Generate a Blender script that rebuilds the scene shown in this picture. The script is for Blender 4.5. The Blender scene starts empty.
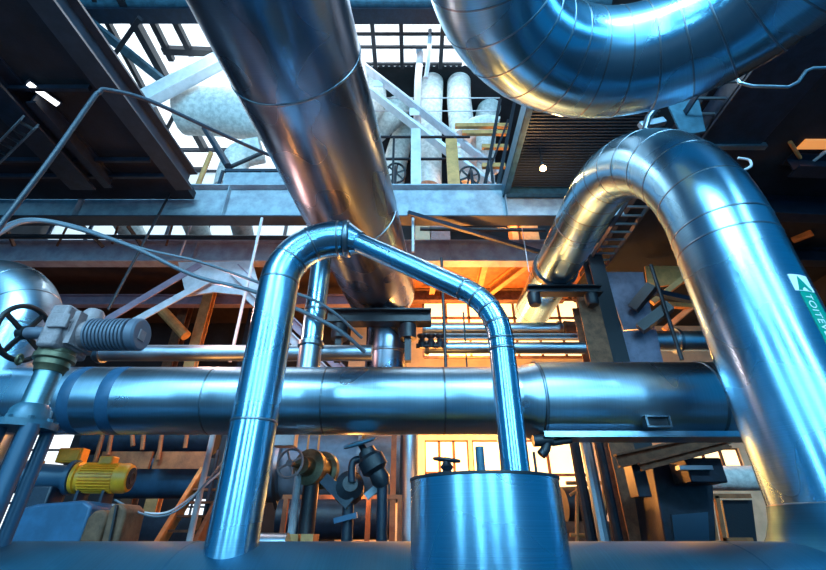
import bpy, math, random
from mathutils import Vector as V, Matrix, Quaternion
random.seed(7)
S = bpy.context.scene
COL = S.collection
PI = math.pi

# ------------------------------------------------------------------ camera
F = 430.0
TH = math.radians(30)
CT, ST = math.cos(TH), math.sin(TH)
CAMZ = 1.6
cam = bpy.data.cameras.new('camera')
cam.sensor_width = 36.0
cam.lens = F / 826 * 36
cam.clip_start = 0.05
co = bpy.data.objects.new('camera', cam)
co.location = (0, 0, CAMZ)
co.rotation_euler = (math.radians(120), 0, 0)
COL.objects.link(co)
S.camera = co


def P(px, py, Y):
    """world point seen at a photo pixel, at distance Y into the hall"""
    u = (px - 413) / F
    v = (285 - py) / F
    t = Y / (CT - v * ST)
    return V((u * t, Y, CAMZ + t * (ST + v * CT)))


def PZ(px, py, Z):
    u = (px - 413) / F
    v = (285 - py) / F
    t = (Z - CAMZ) / (ST + v * CT)
    return V((u * t, t * (CT - v * ST), Z))


def zat(py, Y):
    return P(413, py, Y).z


# ------------------------------------------------------------------ materials
def mat(name, col, rough=0.5, metal=0.0, noise=0.0, nscale=6.0, bump=0.0, bscale=30.0, col2=None, emit=None, estr=0.0, spec=0.5):
    m = bpy.data.materials.new(name)
    m.use_nodes = True
    nt = m.node_tree
    b = nt.nodes['Principled BSDF']
    b.inputs['Base Color'].default_value = (*col, 1)
    b.inputs['Roughness'].default_value = rough
    b.inputs['Metallic'].default_value = metal
    b.inputs['Specular IOR Level'].default_value = spec
    L = nt.links
    tc = nt.nodes.new('ShaderNodeTexCoord')
    if noise or col2:
        n = nt.nodes.new('ShaderNodeTexNoise')
        n.inputs['Scale'].default_value = nscale
        n.inputs['Detail'].default_value = 6
        n.inputs['Roughness'].default_value = 0.65
        L.new(tc.outputs['Object'], n.inputs['Vector'])
        r = nt.nodes.new('ShaderNodeValToRGB')
        c2 = col2 if col2 else tuple(c * (1 - noise) for c in col)
        r.color_ramp.elements[0].position = 0.38
        r.color_ramp.elements[0].color = (*c2, 1)
        r.color_ramp.elements[1].position = 0.62
        r.color_ramp.elements[1].color = (*col, 1)
        L.new(n.outputs['Fac'], r.inputs['Fac'])
        L.new(r.outputs['Color'], b.inputs['Base Color'])
    if bump:
        n2 = nt.nodes.new('ShaderNodeTexNoise')
        n2.inputs['Scale'].default_value = bscale
        n2.inputs['Detail'].default_value = 4
        L.new(tc.outputs['Object'], n2.inputs['Vector'])
        bp = nt.nodes.new('ShaderNodeBump')
        bp.inputs['Strength'].default_value = bump
        bp.inputs['Distance'].default_value = 0.02
        L.new(n2.outputs['Fac'], bp.inputs['Height'])
        L.new(bp.outputs['Normal'], b.inputs['Normal'])
    if emit:
        b.inputs['Emission Color'].default_value = (*emit, 1)
        b.inputs['Emission Strength'].default_value = estr
    return m


def steel(name, col=(0.60, 0.68, 0.74), r0=0.18, r1=0.34, brush=0.12, dent=0.035, aniso=0.45, stain=None, sfac=0.5):
    """sheet metal cladding: brush lines run round the pipe (UV: x round, y along in metres)"""
    m = bpy.data.materials.new(name)
    m.use_nodes = True
    nt = m.node_tree
    N, L = nt.nodes, nt.links
    b = N['Principled BSDF']
    b.inputs['Metallic'].default_value = 1
    uv = N.new('ShaderNodeUVMap')
    uv.uv_map = 'UVMap'
    tc = N.new('ShaderNodeTexCoord')
    mp = N.new('ShaderNodeMapping')
    mp.inputs['Scale'].default_value = (1.5, 130, 1)
    L.new(uv.outputs['UV'], mp.inputs['Vector'])
    n = N.new('ShaderNodeTexNoise')
    n.inputs['Scale'].default_value = 1.0
    n.inputs['Detail'].default_value = 5
    L.new(mp.outputs['Vector'], n.inputs['Vector'])
    big = N.new('ShaderNodeTexNoise')
    big.inputs['Scale'].default_value = 1.7
    big.inputs['Detail'].default_value = 0
    L.new(tc.outputs['Object'], big.inputs['Vector'])
    mr = N.new('ShaderNodeMapRange')
    mr.interpolation_type = 'SMOOTHERSTEP'
    mr.inputs['From Min'].default_value = 0.2
    mr.inputs['From Max'].default_value = 0.8
    mr.inputs['To Min'].default_value = r0
    mr.inputs['To Max'].default_value = r1
    L.new(big.outputs['Fac'], mr.inputs['Value'])
    L.new(mr.outputs['Result'], b.inputs['Roughness'])
    ramp = N.new('ShaderNodeValToRGB')
    e = ramp.color_ramp.elements
    e[0].position, e[1].position = 0.3, 0.7
    e[0].color = (*[c * 0.82 for c in col], 1)
    e[1].color = (*col, 1)
    L.new(n.outputs['Fac'], ramp.inputs['Fac'])
    src = ramp.outputs['Color']
    if stain:
        sn = N.new('ShaderNodeTexNoise')
        sn.inputs['Scale'].default_value = 1.8
        sn.inputs['Detail'].default_value = 2
        sn.inputs['Roughness'].default_value = 0.5
        mp2 = N.new('ShaderNodeMapping')
        mp2.inputs['Scale'].default_value = (1.3, 0.16, 1.3)
        L.new(tc.outputs['Object'], mp2.inputs['Vector'])
        L.new(mp2.outputs['Vector'], sn.inputs['Vector'])
        m2 = N.new('ShaderNodeMapRange')
        m2.interpolation_type = 'SMOOTHERSTEP'
        m2.inputs['From Min'].default_value = 0.3
        m2.inputs['From Max'].default_value = 0.75
        m2.inputs['To Max'].default_value = sfac
        L.new(sn.outputs['Fac'], m2.inputs['Value'])
        mx = N.new('ShaderNodeMix')
        mx.data_type = 'RGBA'
        L.new(m2.outputs['Result'], mx.inputs['Factor'])
        L.new(src, mx.inputs['A'])
        mx.inputs['B'].default_value = (*stain, 1)
        src = mx.outputs['Result']
    L.new(src, b.inputs['Base Color'])
    dn = N.new('ShaderNodeTexNoise')
    dn.inputs['Scale'].default_value = 2.2
    dn.inputs['Detail'].default_value = 0
    L.new(tc.outputs['Object'], dn.inputs['Vector'])
    b1 = N.new('ShaderNodeBump')
    b1.inputs['Strength'].default_value = dent
    b1.inputs['Distance'].default_value = 0.06
    L.new(dn.outputs['Fac'], b1.inputs['Height'])
    b2 = N.new('ShaderNodeBump')
    b2.inputs['Strength'].default_value = brush
    b2.inputs['Distance'].default_value = 0.004
    L.new(n.outputs['Fac'], b2.inputs['Height'])
    L.new(b1.outputs['Normal'], b2.inputs['Normal'])
    L.new(b2.outputs['Normal'], b.inputs['Normal'])
    if aniso:
        tg = N.new('ShaderNodeTangent')
        tg.direction_type = 'UV_MAP'
        tg.uv_map = 'UVMap'
        b.inputs['Anisotropic'].default_value = aniso
        b.inputs['Anisotropic Rotation'].default_value = 0.25
        L.new(tg.outputs['Tangent'], b.inputs['Tangent'])
    return m


M = {}
M['steel'] = steel('brushed_steel_cladding', (0.48, 0.62, 0.72), 0.27, 0.38, aniso=0.2)
M['steel_big'] = steel('dark_weathered_cladding', (0.27, 0.38, 0.52), 0.22, 0.34, 0.08, 0.04, 0.3, (0.26, 0.15, 0.09), 0.55)
M['steel_matt'] = steel('matt_galvanised', (0.46, 0.56, 0.64), 0.34, 0.5, 0.15, 0.04, 0.3, (0.28, 0.34, 0.4), 0.4)
M['steel_blue'] = steel('blue_tinted_cladding', (0.32, 0.59, 0.76), 0.22, 0.32, 0.1, 0.04, 0.4)
M['header'] = steel('dull_blue_cladding', (0.03, 0.16, 0.26), 0.42, 0.6, 0.1, 0.1, 0.2, (0.08, 0.16, 0.22), 0.6)
M['seam'] = mat('seam_metal', (0.24, 0.28, 0.32), 0.35, 1.0)
M['black_metal'] = mat('black_painted_steel', (0.012, 0.014, 0.02), 0.45, 0.0, bump=0.2)
M['navy'] = mat('dark_navy_paint', (0.012, 0.022, 0.042), 0.45, 0.0, noise=0.5, bump=0.15)
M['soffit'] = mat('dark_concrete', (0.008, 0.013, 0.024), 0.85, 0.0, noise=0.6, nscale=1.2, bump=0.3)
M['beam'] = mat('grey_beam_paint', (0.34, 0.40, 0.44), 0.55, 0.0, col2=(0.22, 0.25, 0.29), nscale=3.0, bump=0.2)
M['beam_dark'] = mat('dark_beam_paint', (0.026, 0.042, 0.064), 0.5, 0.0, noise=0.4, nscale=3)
M['mauve'] = mat('mauve_grey_paint', (0.38, 0.27, 0.34), 0.55, 0.0, col2=(0.26, 0.2, 0.27), nscale=4)
M['pale'] = mat('pale_grey_paint', (0.62, 0.6, 0.64), 0.5, 0.0, noise=0.2, nscale=5)
M['white'] = mat('white_paint', (0.82, 0.83, 0.85), 0.5, 0.0, noise=0.12, nscale=5)
M['lagging'] = mat('white_lagging', (0.78, 0.78, 0.74), 0.85, 0.0, col2=(0.52, 0.53, 0.5), nscale=7, bump=0.5, bscale=16)
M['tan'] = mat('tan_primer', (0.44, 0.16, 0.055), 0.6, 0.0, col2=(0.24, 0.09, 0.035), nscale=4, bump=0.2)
M['ochre'] = mat('ochre_paint', (0.62, 0.30, 0.10), 0.55, 0.0, noise=0.35, nscale=5)
M['rust'] = mat('rust_brown', (0.20, 0.09, 0.045), 0.75, 0.0, noise=0.5, nscale=6, bump=0.3)
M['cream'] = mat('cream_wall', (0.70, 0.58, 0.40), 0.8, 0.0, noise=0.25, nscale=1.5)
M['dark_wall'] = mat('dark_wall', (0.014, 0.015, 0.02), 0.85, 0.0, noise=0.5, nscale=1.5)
M['yellow'] = mat('yellow_paint', (0.92, 0.38, 0.02), 0.4, 0.0, noise=0.2, nscale=8)
M['olive'] = mat('olive_metal', (0.20, 0.17, 0.10), 0.4, 0.6, noise=0.4, nscale=10)
M['castgrey'] = mat('cast_grey_paint', (0.34, 0.24, 0.24), 0.5, 0.0, noise=0.25, nscale=12, bump=0.3, bscale=60)
M['motor'] = mat('slate_motor_paint', (0.13, 0.14, 0.18), 0.42, 0.1)
M['tealpaint'] = mat('dark_teal_paint', (0.05, 0.14, 0.2), 0.4, 0.2, noise=0.4, nscale=6)
M['bluepaint'] = mat('blue_paint', (0.03, 0.11, 0.21), 0.4, 0.1, noise=0.35, nscale=3)
M['tealsteel'] = steel('teal_steel', (0.26, 0.40, 0.44), 0.3, 0.45, 0.1, 0.02, 0.2)
M['bluedark'] = mat('dark_blue_paint', (0.025, 0.07, 0.12), 0.4, 0.1)
M['bluegrey'] = mat('blue_grey_sheet', (0.16, 0.25, 0.34), 0.45, 0.3, noise=0.4, nscale=2)
M['deckshade'] = mat('deck_shade_brown', (0.045, 0.022, 0.016), 0.8, 0.0, noise=0.4, nscale=2)  # deck colour darkened to paint in the dim light on the left
M['beam_light'] = mat('light_beam_paint', (0.42, 0.42, 0.46), 0.5, 0.0, col2=(0.3, 0.26, 0.3), nscale=3.0, bump=0.2)
M['blackrub'] = mat('black_rubber', (0.012, 0.012, 0.014), 0.5)
M['purple_sheet'] = mat('purplish_sheet_steel', (0.32, 0.30, 0.40), 0.42, 0.6, noise=0.4, nscale=2)
M['grate'] = mat('grating_steel', (0.05, 0.055, 0.065), 0.5, 0.0)
M['green'] = mat('sign_green', (0.0, 0.28, 0.19), 0.35)
M['signwhite'] = mat('sign_white', (0.85, 0.88, 0.88), 0.35)
M['bulb'] = mat('bulb_glow', (1, 0.8, 0.5), 0.4, emit=(1, 0.62, 0.26), estr=14)
M['strip'] = mat('strip_lamp_glow', (1, 1, 1), 0.4, emit=(0.9, 0.95, 1), estr=3)
M['litwin'] = mat('lit_window_warm', (0.9, 0.7, 0.4), 0.5, emit=(1.0, 0.70, 0.34), estr=2.4)
M['litorange'] = mat('lit_opening_orange', (0.9, 0.5, 0.2), 0.5, emit=(1.0, 0.34, 0.07), estr=0.8)
M['cable'] = mat('grey_cable', (0.10, 0.13, 0.16), 0.4)


def translucent(name, col):
    m = bpy.data.materials.new(name)
    m.use_nodes = True
    nt = m.node_tree
    nt.nodes.remove(nt.nodes['Principled BSDF'])
    t = nt.nodes.new('ShaderNodeBsdfTranslucent')
    t.inputs['Color'].default_value = (*col, 1)
    d = nt.nodes.new('ShaderNodeBsdfDiffuse')
    d.inputs['Color'].default_value = (*col, 1)
    mx = nt.nodes.new('ShaderNodeMixShader')
    mx.inputs[0].default_value = 0.25
    nt.links.new(t.outputs[0], mx.inputs[1])
    nt.links.new(d.outputs[0], mx.inputs[2])
    nt.links.new(mx.outputs[0], nt.nodes['Material Output'].inputs['Surface'])
    return m


M['rooflight'] = translucent('translucent_roof_sheet', (0.86, 0.93, 0.96))


# ------------------------------------------------------------------ mesh builder
def frame(d, up=None):
    d = V(d).normalized()
    up = V(up) if up is not None else (V((0, 0, 1)) if abs(d.z) < 0.95 else V((0, 1, 0)))
    x = up.cross(d)
    if x.length < 1e-6:
        x = V((1, 0, 0)).cross(d)
    x.normalize()
    return x, d.cross(x), d


class B:
    def __init__(s):
        s.v, s.f, s.uv = [], [], []

    def add(s, vs, fs, uvs=None):
        o = len(s.v)
        s.v += [V(q) for q in vs]
        for i, f in enumerate(fs):
            s.f.append([o + k for k in f])
            s.uv.append(uvs[i] if uvs else [(0.5 * (k % 2), 0.3 * (k // 2)) for k in range(len(f))])
        return s

    def box(s, c, size, rot=None):
        c = V(c)
        hx, hy, hz = [q / 2 for q in size]
        vs = [V((x, y, z)) for x in (-hx, hx) for y in (-hy, hy) for z in (-hz, hz)]
        if rot is not None:
            vs = [rot @ q for q in vs]
        return s.add([c + q for q in vs], [(0, 1, 3, 2), (4, 6, 7, 5), (0, 4, 5, 1), (2, 3, 7, 6), (0, 2, 6, 4), (1, 5, 7, 3)])

    def bb(s, a, b):
        a, b = V(a), V(b)
        return s.box((a + b) / 2, [abs(q) for q in (b - a)])

    def bar(s, p, q, w, h, up=None):
        p, q = V(p), V(q)
        x, y, d = frame(q - p, up)
        vs = []
        for e in (p, q):
            for i, j in ((-1, -1), (1, -1), (1, 1), (-1, 1)):
                vs.append(e + x * (w / 2 * i) + y * (h / 2 * j))
        return s.add(vs, [(3, 2, 1, 0), (4, 5, 6, 7), (0, 1, 5, 4), (1, 2, 6, 5), (2, 3, 7, 6), (3, 0, 4, 7)])

    def ibeam(s, p, q, w, h, tf=0.03, tw=0.02, up=None):
        p, q = V(p), V(q)
        x, y, d = frame(q - p, up)
        s.bar(p + y * (h / 2 - tf / 2), q + y * (h / 2 - tf / 2), w, tf, up)
        s.bar(p - y * (h / 2 - tf / 2), q - y * (h / 2 - tf / 2), w, tf, up)
        s.bar(p, q, tw, h - 2 * tf, up)
        return s

    def channel(s, p, q, w, h, t=0.02, side=1, up=None):
        p, q = V(p), V(q)
        x, y, d = frame(q - p, up)
        s.bar(p + x * (side * w / 2), q + x * (side * w / 2), t, h, up)
        for k in (-1, 1):
            s.bar(p + y * (k * (h / 2 - t / 2)), q + y * (k * (h / 2 - t / 2)), w, t, up)
        return s

    def angle(s, p, q, w, t=0.015, up=None, sx=1, sy=1):
        p, q = V(p), V(q)
        x, y, d = frame(q - p, up)
        s.bar(p + x * (sx * w / 2), q + x * (sx * w / 2), t, w, up)
        s.bar(p + y * (sy * w / 2), q + y * (sy * w / 2), w, t, up)
        return s

    def tube(s, pts, r, seg=32, cap=(True, True)):
        pts = [V(q) for q in pts]
        n = len(pts)
        rr = r if isinstance(r, (list, tuple)) else [r] * n
        tang = []
        for i in range(n):
            a = pts[max(0, i - 1)]
            b = pts[min(n - 1, i + 1)]
            tang.append((b - a).normalized())
        x, y, d = frame(tang[0])
        vs, L, ln = [], [], 0.0
        for i in range(n):
            if i:
                ln += (pts[i] - pts[i - 1]).length
                qn = tang[i - 1].rotation_difference(tang[i])
                x = qn @ x
            y = tang[i].cross(x)
            L.append(ln)
            k = 1.0
            for j in range(seg):
                a = 2 * PI * j / seg
                vs.append(pts[i] + (x * math.cos(a) + y * math.sin(a)) * rr[i])
        fs, uv = [], []
        for i in range(n - 1):
            for j in range(seg):
                j2 = (j + 1) % seg
                fs.append((i * seg + j, i * seg + j2, (i + 1) * seg + j2, (i + 1) * seg + j))
                uv.append([(j / seg, L[i]), ((j + 1) / seg, L[i]), ((j + 1) / seg, L[i + 1]), (j / seg, L[i + 1])])
        if cap[0]:
            fs.append(tuple(reversed(range(seg))))
            uv.append([(0.5 + 0.1 * math.cos(2 * PI * j / seg), 0.1 * math.sin(2 * PI * j / seg)) for j in reversed(range(seg))])
        if cap[1]:
            fs.append(tuple(range((n - 1) * seg, n * seg)))
            uv.append([(0.5 + 0.1 * math.cos(2 * PI * j / seg), 0.1 * math.sin(2 * PI * j / seg)) for j in range(seg)])
        return s.add(vs, fs, uv)

    def lathe(s, p, axis, prof, seg=32):
        """prof: list of (offset along axis, radius)"""
        p = V(p)
        x, y, d = frame(axis)
        vs, fs, uv, L, ln = [], [], [], [], 0.0
        for i, (a, r) in enumerate(prof):
            if i:
                ln += math.hypot(a - prof[i - 1][0], r - prof[i - 1][1])
            L.append(ln)
            for j in range(seg):
                t = 2 * PI * j / seg
                vs.append(p + d * a + (x * math.cos(t) + y * math.sin(t)) * max(r, 1e-4))
        for i in range(len(prof) - 1):
            for j in range(seg):
                j2 = (j + 1) % seg
                fs.append((i * seg + j, i * seg + j2, (i + 1) * seg + j2, (i + 1) * seg + j))
                uv.append([(j / seg, L[i]), ((j + 1) / seg, L[i]), ((j + 1) / seg, L[i + 1]), (j / seg, L[i + 1])])
        return s.add(vs, fs, uv)

    def ring(s, p, axis, R, r, seg=36, m=8):
        prof = [(r * math.sin(2 * PI * k / m), R + r * math.cos(2 * PI * k / m)) for k in range(m + 1)]
        return s.lathe(p, axis, prof, seg)

    def prism(s, pts, depth):
        """flat polygon extruded by vector depth"""
        pts = [V(q) for q in pts]
        d = V(depth)
        n = len(pts)
        fs = [tuple(reversed(range(n))), tuple(range(n, 2 * n))]
        fs += [(i, (i + 1) % n, n + (i + 1) % n, n + i) for i in range(n)]
        return s.add(pts + [q + d for q in pts], fs)

    def build(s, name, m, parent=None, sharp=35, bevel=0.0, kind=None, label=None):
        me = bpy.data.meshes.new(name)
        org = V(parent_world(parent)) if parent else V((0, 0, 0))
        if not parent:
            lo = V([min(q[i] for q in s.v) for i in range(3)])
            hi = V([max(q[i] for q in s.v) for i in range(3)])
            org = V(((lo.x + hi.x) / 2, (lo.y + hi.y) / 2, lo.z))
        me.from_pydata([q - org for q in s.v], [], s.f)
        ul = me.uv_layers.new(name='UVMap')
        k = 0
        for u in s.uv:
            for q in u:
                ul.data[k].uv = q
                k += 1
        me.materials.append(M[m] if isinstance(m, str) else m)
        for p in me.polygons:
            p.use_smooth = True
        me.set_sharp_from_angle(angle=math.radians(sharp))
        o = bpy.data.objects.new(name, me)
        COL.objects.link(o)
        if parent:
            o.parent = parent
        else:
            o.location = org
        if bevel:
            bv = o.modifiers.new('bevel', 'BEVEL')
            bv.width = bevel
            bv.segments = 2
            bv.limit_method = 'ANGLE'
        if kind:
            o['kind'] = kind
        if label:
            o['label'] = label
        return o


def parent_world(o):
    p = V((0, 0, 0))
    while o:
        p += o.location
        o = o.parent
    return p


def thing(name, label, cat, loc=(0, 0, 0), group=None):
    o = bpy.data.objects.new(name, None)
    o.empty_display_size = 0.2
    COL.objects.link(o)
    o.location = loc
    return tag(o, label, cat, group)


def tag(o, label, cat, group=None):
    o['label'] = label
    o['category'] = cat
    o['kind'] = 'thing'
    if group:
        o['group'] = group
    return o


def struct(name, b, m, bevel=0.0):
    return b.build(name, m, None, bevel=bevel, kind='structure')


def pivot(o):
    """child mesh built in world coordinates gets parent's origin: nothing to do"""
    return o


# ------------------------------------------------------------------ pipes
def sections(pts, R, n=24):
    """filleted path -> list of (kind, [points])"""
    pts = [V(q) for q in pts]
    out = []
    cur = pts[0]
    for i in range(1, len(pts) - 1):
        a, b, c = pts[i - 1], pts[i], pts[i + 1]
        d1, d2 = (b - a).normalized(), (c - b).normalized()
        ang = d1.angle(d2)
        r = R[i - 1] if isinstance(R, (list, tuple)) else R
        T = r * math.tan(ang / 2)
        s, e = b - d1 * T, b + d2 * T
        ax = d1.cross(d2).normalized()
        nrm = ax.cross(d1).normalized()
        ctr = s + nrm * r
        arc = [ctr + Quaternion(ax, ang * k / n) @ (s - ctr) for k in range(n + 1)]
        out.append(('pipe_section', [cur, s]))
        out.append(('elbow', arc))
        cur = e
    out.append(('pipe_section', [cur, pts[-1]]))
    return out


def along(pts, t):
    L = [0.0]
    for i in range(1, len(pts)):
        L.append(L[-1] + (pts[i] - pts[i - 1]).length)
    s = t * L[-1]
    for i in range(1, len(pts)):
        if s <= L[i] + 1e-9:
            k = (s - L[i - 1]) / max(1e-9, L[i] - L[i - 1])
            return pts[i - 1].lerp(pts[i], k), (pts[i] - pts[i - 1]).normalized()
    return pts[-1], (pts[-1] - pts[-2]).normalized()


def band(root, p, d, r, w=0.018, h=0.008, m='seam', name='seam_band', seg=48):
    prof = [(-w, r * 0.995), (-w * 0.8, r + h * 0.7), (0, r + h), (w * 0.8, r + h * 0.7), (w, r * 0.995)]
    return B().lathe(p, d, prof, seg).build(name, m, root, sharp=60)


def pipe(name, label, cat, pts, R, r, m='steel', gores=6, seams=None, group=None, seg=64, w=0.011, h=0.005, sm='seam', root=None):
    """insulated pipe: straight sections, gored elbows, seam bands; seams: {section index: [t,...]}"""
    sec = sections(pts, R) if len(pts) > 2 else [('pipe_section', [V(pts[0]), V(pts[1])])]
    if root is None:
        root = thing(name, label, cat, sec[0][1][0], group)
    seams = seams or {}
    for i, (k, q) in enumerate(sec):
        if (q[-1] - q[0]).length < 0.02:
            continue
        b = B()
        if k == 'pipe_section':
            n = max(2, int((q[-1] - q[0]).length / 0.5) + 1)
            q = [q[0].lerp(q[-1], t / n) for t in range(n + 1)]
        b.tube(q, r, seg, (i == 0, i == len(sec) - 1))
        b.build(k, m, root, sharp=50)
        if k == 'elbow':
            for g in range(gores + 1):
                p, d = along(q, g / gores)
                band(root, p, d, r, w, h, sm)
        for t in seams.get(i, []):
            p, d = along(q, t)
            band(root, p, d, r, w, h, sm)
    return root


def flange(root, p, d, r, t=0.05, m='seam', name='flange', bolts=0):
    b = B().lathe(p, d, [(-t / 2, 0.01), (-t / 2, r), (t / 2, r), (t / 2, 0.01)], 40)
    if bolts:
        x, y, dd = frame(d)
        for k in range(bolts):
            a = 2 * PI * k / bolts
            c = V(p) + (x * math.cos(a) + y * math.sin(a)) * r * 0.87
            b.lathe(c, d, [(-t, 0.001), (-t, r * 0.06), (t, r * 0.06), (t, 0.001)], 6)
    return b.build(name, m, root, sharp=40)


def handwheel(root, c, axis, R, r, spokes=4, m='black_metal', hub=0.22):
    c = V(c)
    x, y, d = frame(axis)
    B().ring(c, axis, R, r).build('wheel_rim', m, root, sharp=60)
    B().lathe(c, axis, [(-r * 1.5, 0.001), (-r * 1.5, R * hub), (r * 1.5, R * hub), (r * 1.5, 0.001)], 20).build('wheel_hub', m, root)
    for k in range(spokes):
        a = 2 * PI * k / spokes + 0.4
        v = x * math.cos(a) + y * math.sin(a)
        B().bar(c + v * R * 0.15, c + v * R, r * 1.5, r * 1.1, d).build('spoke', m, root)


# ================================================================== SETTING
FL = -0.27
struct('floor', B().bb((-15, -9, FL - 0.2), (12, 4.75, FL)), 'soffit')
PLAT = 1.3
struct('floor_platform', B().bb((-15, 4.75, PLAT - 1.7), (12, 15.2, PLAT)), 'soffit')


def wall_xz(name, x0, x1, z0, z1, Y, holes, m, t=0.25):
    """wall in an XZ plane with rectangular openings (x0,x1,z0,z1)"""
    xs = sorted(set([x0, x1] + [h[0] for h in holes] + [h[1] for h in holes]))
    b = B()
    for i in range(len(xs) - 1):
        a, c = xs[i], xs[i + 1]
        mid = (a + c) / 2
        hs = sorted([(h[2], h[3]) for h in holes if h[0] < mid < h[1]])
        z = z0
        for (h0, h1) in hs:
            if h0 > z:
                b.bb((a, Y, z), (c, Y + t, h0))
            z = h1
        if z < z1:
            b.bb((a, Y, z), (c, Y + t, z1))
    return struct(name, b, m)


def window_at(name, x0, x1, z0, z1, Y, nx, nz, fm='navy', pane=None, bar=0.06):
    b = B()
    for i in range(nx + 1):
        x = x0 + (x1 - x0) * i / nx
        b.bar((x, Y + 0.1, z0), (x, Y + 0.1, z1), bar, bar)
    for k in range(nz + 1):
        z = z0 + (z1 - z0) * k / nz
        b.bar((x0, Y + 0.1, z), (x1, Y + 0.1, z), bar, bar)
    o = struct(name, b, fm)
    if pane:
        g = B().bb((x0, Y + 0.11, z0), (x1, Y + 0.13, z1))
        g.build('pane', pane, o)
    return o


BY = 14.0


def hole(px0, py1, px1, py0, Y=BY):
    a, c = P(px0, py1, Y), P(px1, py0, Y)
    m0, m1 = P(px0, (py0 + py1) / 2, Y), P(px1, (py0 + py1) / 2, Y)
    return (m0.x, m1.x, a.z, c.z)


H1 = hole(-40, 532, 58, 425)
H2 = hole(178, 550, 217, 498)
H3 = hole(425, 508, 470, 440)
H4 = hole(474, 512, 590, 440)
H5 = hole(690, 486, 745, 448)
H6 = hole(425, 352, 470, 318)
H7 = hole(478, 352, 580, 322)
HB = [H1, H2, H3, H4, H5]
holes = [(h[0], h[1], max(PLAT + 0.05, h[2]), h[3]) for h in HB]
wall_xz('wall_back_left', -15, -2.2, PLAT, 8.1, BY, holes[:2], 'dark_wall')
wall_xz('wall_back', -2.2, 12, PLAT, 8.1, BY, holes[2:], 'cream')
window_at('window_1', *holes[0], BY, 3, 4)
window_at('window_2', *holes[1], BY, 5, 5, bar=0.05)
for nm, h in (('window_3', holes[2]), ('window_4', holes[3]), ('window_5', holes[4])):
    window_at(nm, *h, BY, 3, 2, 'rust', 'litwin', bar=0.08)
q0, q1 = P(424, 356, 11.85), P(592, 356, 11.85)
window_at('glow_panel', q0.x, q1.x, q0.z, 7.95, 11.85, 7, 3, 'rust', 'litwin', bar=0.07)  # added glowing grid for the warm backdrop under the deck, no real window
struct('wall_left', B().bb((-15.2, 4.75, FL), (-15, 15, 16)), 'dark_wall')
struct('wall_right', B().bb((11.8, 4.5, FL), (12, 14, 8.1)), 'dark_wall')
# underside slabs
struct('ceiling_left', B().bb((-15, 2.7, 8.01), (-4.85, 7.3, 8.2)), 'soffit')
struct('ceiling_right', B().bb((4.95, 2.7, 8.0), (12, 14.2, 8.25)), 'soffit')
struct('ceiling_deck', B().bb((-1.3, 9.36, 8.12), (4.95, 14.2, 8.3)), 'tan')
struct('ceiling_deck_left', B().bb((-15, 9.36, 8.12), (-1.3, 14.2, 8.3)), 'deckshade')  # same deck, its shade put into the colour
# upper storey: roof, far wall, roof lights
RZ = 16.0
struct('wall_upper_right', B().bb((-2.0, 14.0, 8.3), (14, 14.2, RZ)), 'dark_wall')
UW = (-14.8, -2.0, 9.0, 15.6)
window_at('window_8', *UW, 14.0, 8, 5, 'navy', 'rooflight', bar=0.12)
struct('wall_upper_left', B().bb((-15, 14.0, 8.3), (-2.0, 14.2, 9.0)), 'pale')


def corrug(x0, x1, y0, y1, z, pitch=0.16, amp=0.025, m='rooflight', name='window_9', alongx=True):
    b = B()
    n = int(((y1 - y0) if alongx else (x1 - x0)) / pitch * 4)
    vs, fs = [], []
    for i in range(n + 1):
        zz = z + amp * math.sin(i * PI / 2)
        if alongx:
            y = y0 + (y1 - y0) * i / n
            vs += [(x0, y, zz), (x1, y, zz)]
        else:
            x = x0 + (x1 - x0) * i / n
            vs += [(x, y0, zz), (x, y1, zz)]
        if i:
            fs.append((2 * i - 2, 2 * i - 1, 2 * i + 1, 2 * i))
    b.add(vs, fs)
    return b.build(name, m, None, sharp=80, kind='structure')


corrug(-13, -3.2, 6.6, 14.0, RZ, 0.3, 0.05, name='window_9')
corrug(-3.0, 3.2, 7.9, 9.35, RZ, 0.2, 0.04, name='window_10', alongx=False)
corrug(-3.0, 3.2, 5.6, 7.15, RZ, 0.2, 0.04, name='window_11', alongx=False)
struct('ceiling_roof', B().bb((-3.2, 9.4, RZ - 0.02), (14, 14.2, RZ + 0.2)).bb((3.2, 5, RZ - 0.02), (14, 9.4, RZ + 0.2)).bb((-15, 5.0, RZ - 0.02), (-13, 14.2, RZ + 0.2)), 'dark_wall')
struct('roof_sun_block', B().bb((-15, 1.0, RZ), (14, 5.0, RZ + 0.2)), 'dark_wall')  # unseen roof strip, added to keep the sun off the foreground pipes
struct('trim_1', B().bb((-3.2, 7.2, RZ - 0.02), (3.2, 7.9, RZ + 0.15)), 'rust')

# ================================================================== LARGE PIPES
# header along the bottom of the picture
HY, HZ, HR = 3.6, 0.75, 0.80
hd = pipe('header_pipe', 'huge dull blue clad pipe lying along the bottom, carrying the tank and two risers', 'pipe',
          [(-8, HY, HZ), (9, HY, HZ)], 0, HR, 'header', seams={0: [0.2, 0.38, 0.5, 0.6, 0.72, 0.86]}, seg=72, sm='header')
for x in (-5.5, -1.9, 1.9, 5.6):
    B().prism([(x - 0.15, HY - 0.7, FL), (x - 0.15, HY + 0.7, FL), (x - 0.15, HY + 0.6, 0.3), (x - 0.15, HY, -0.02), (x - 0.15, HY - 0.6, 0.3)], (0.3, 0, 0)).build('saddle_support', 'navy', hd)

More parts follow.
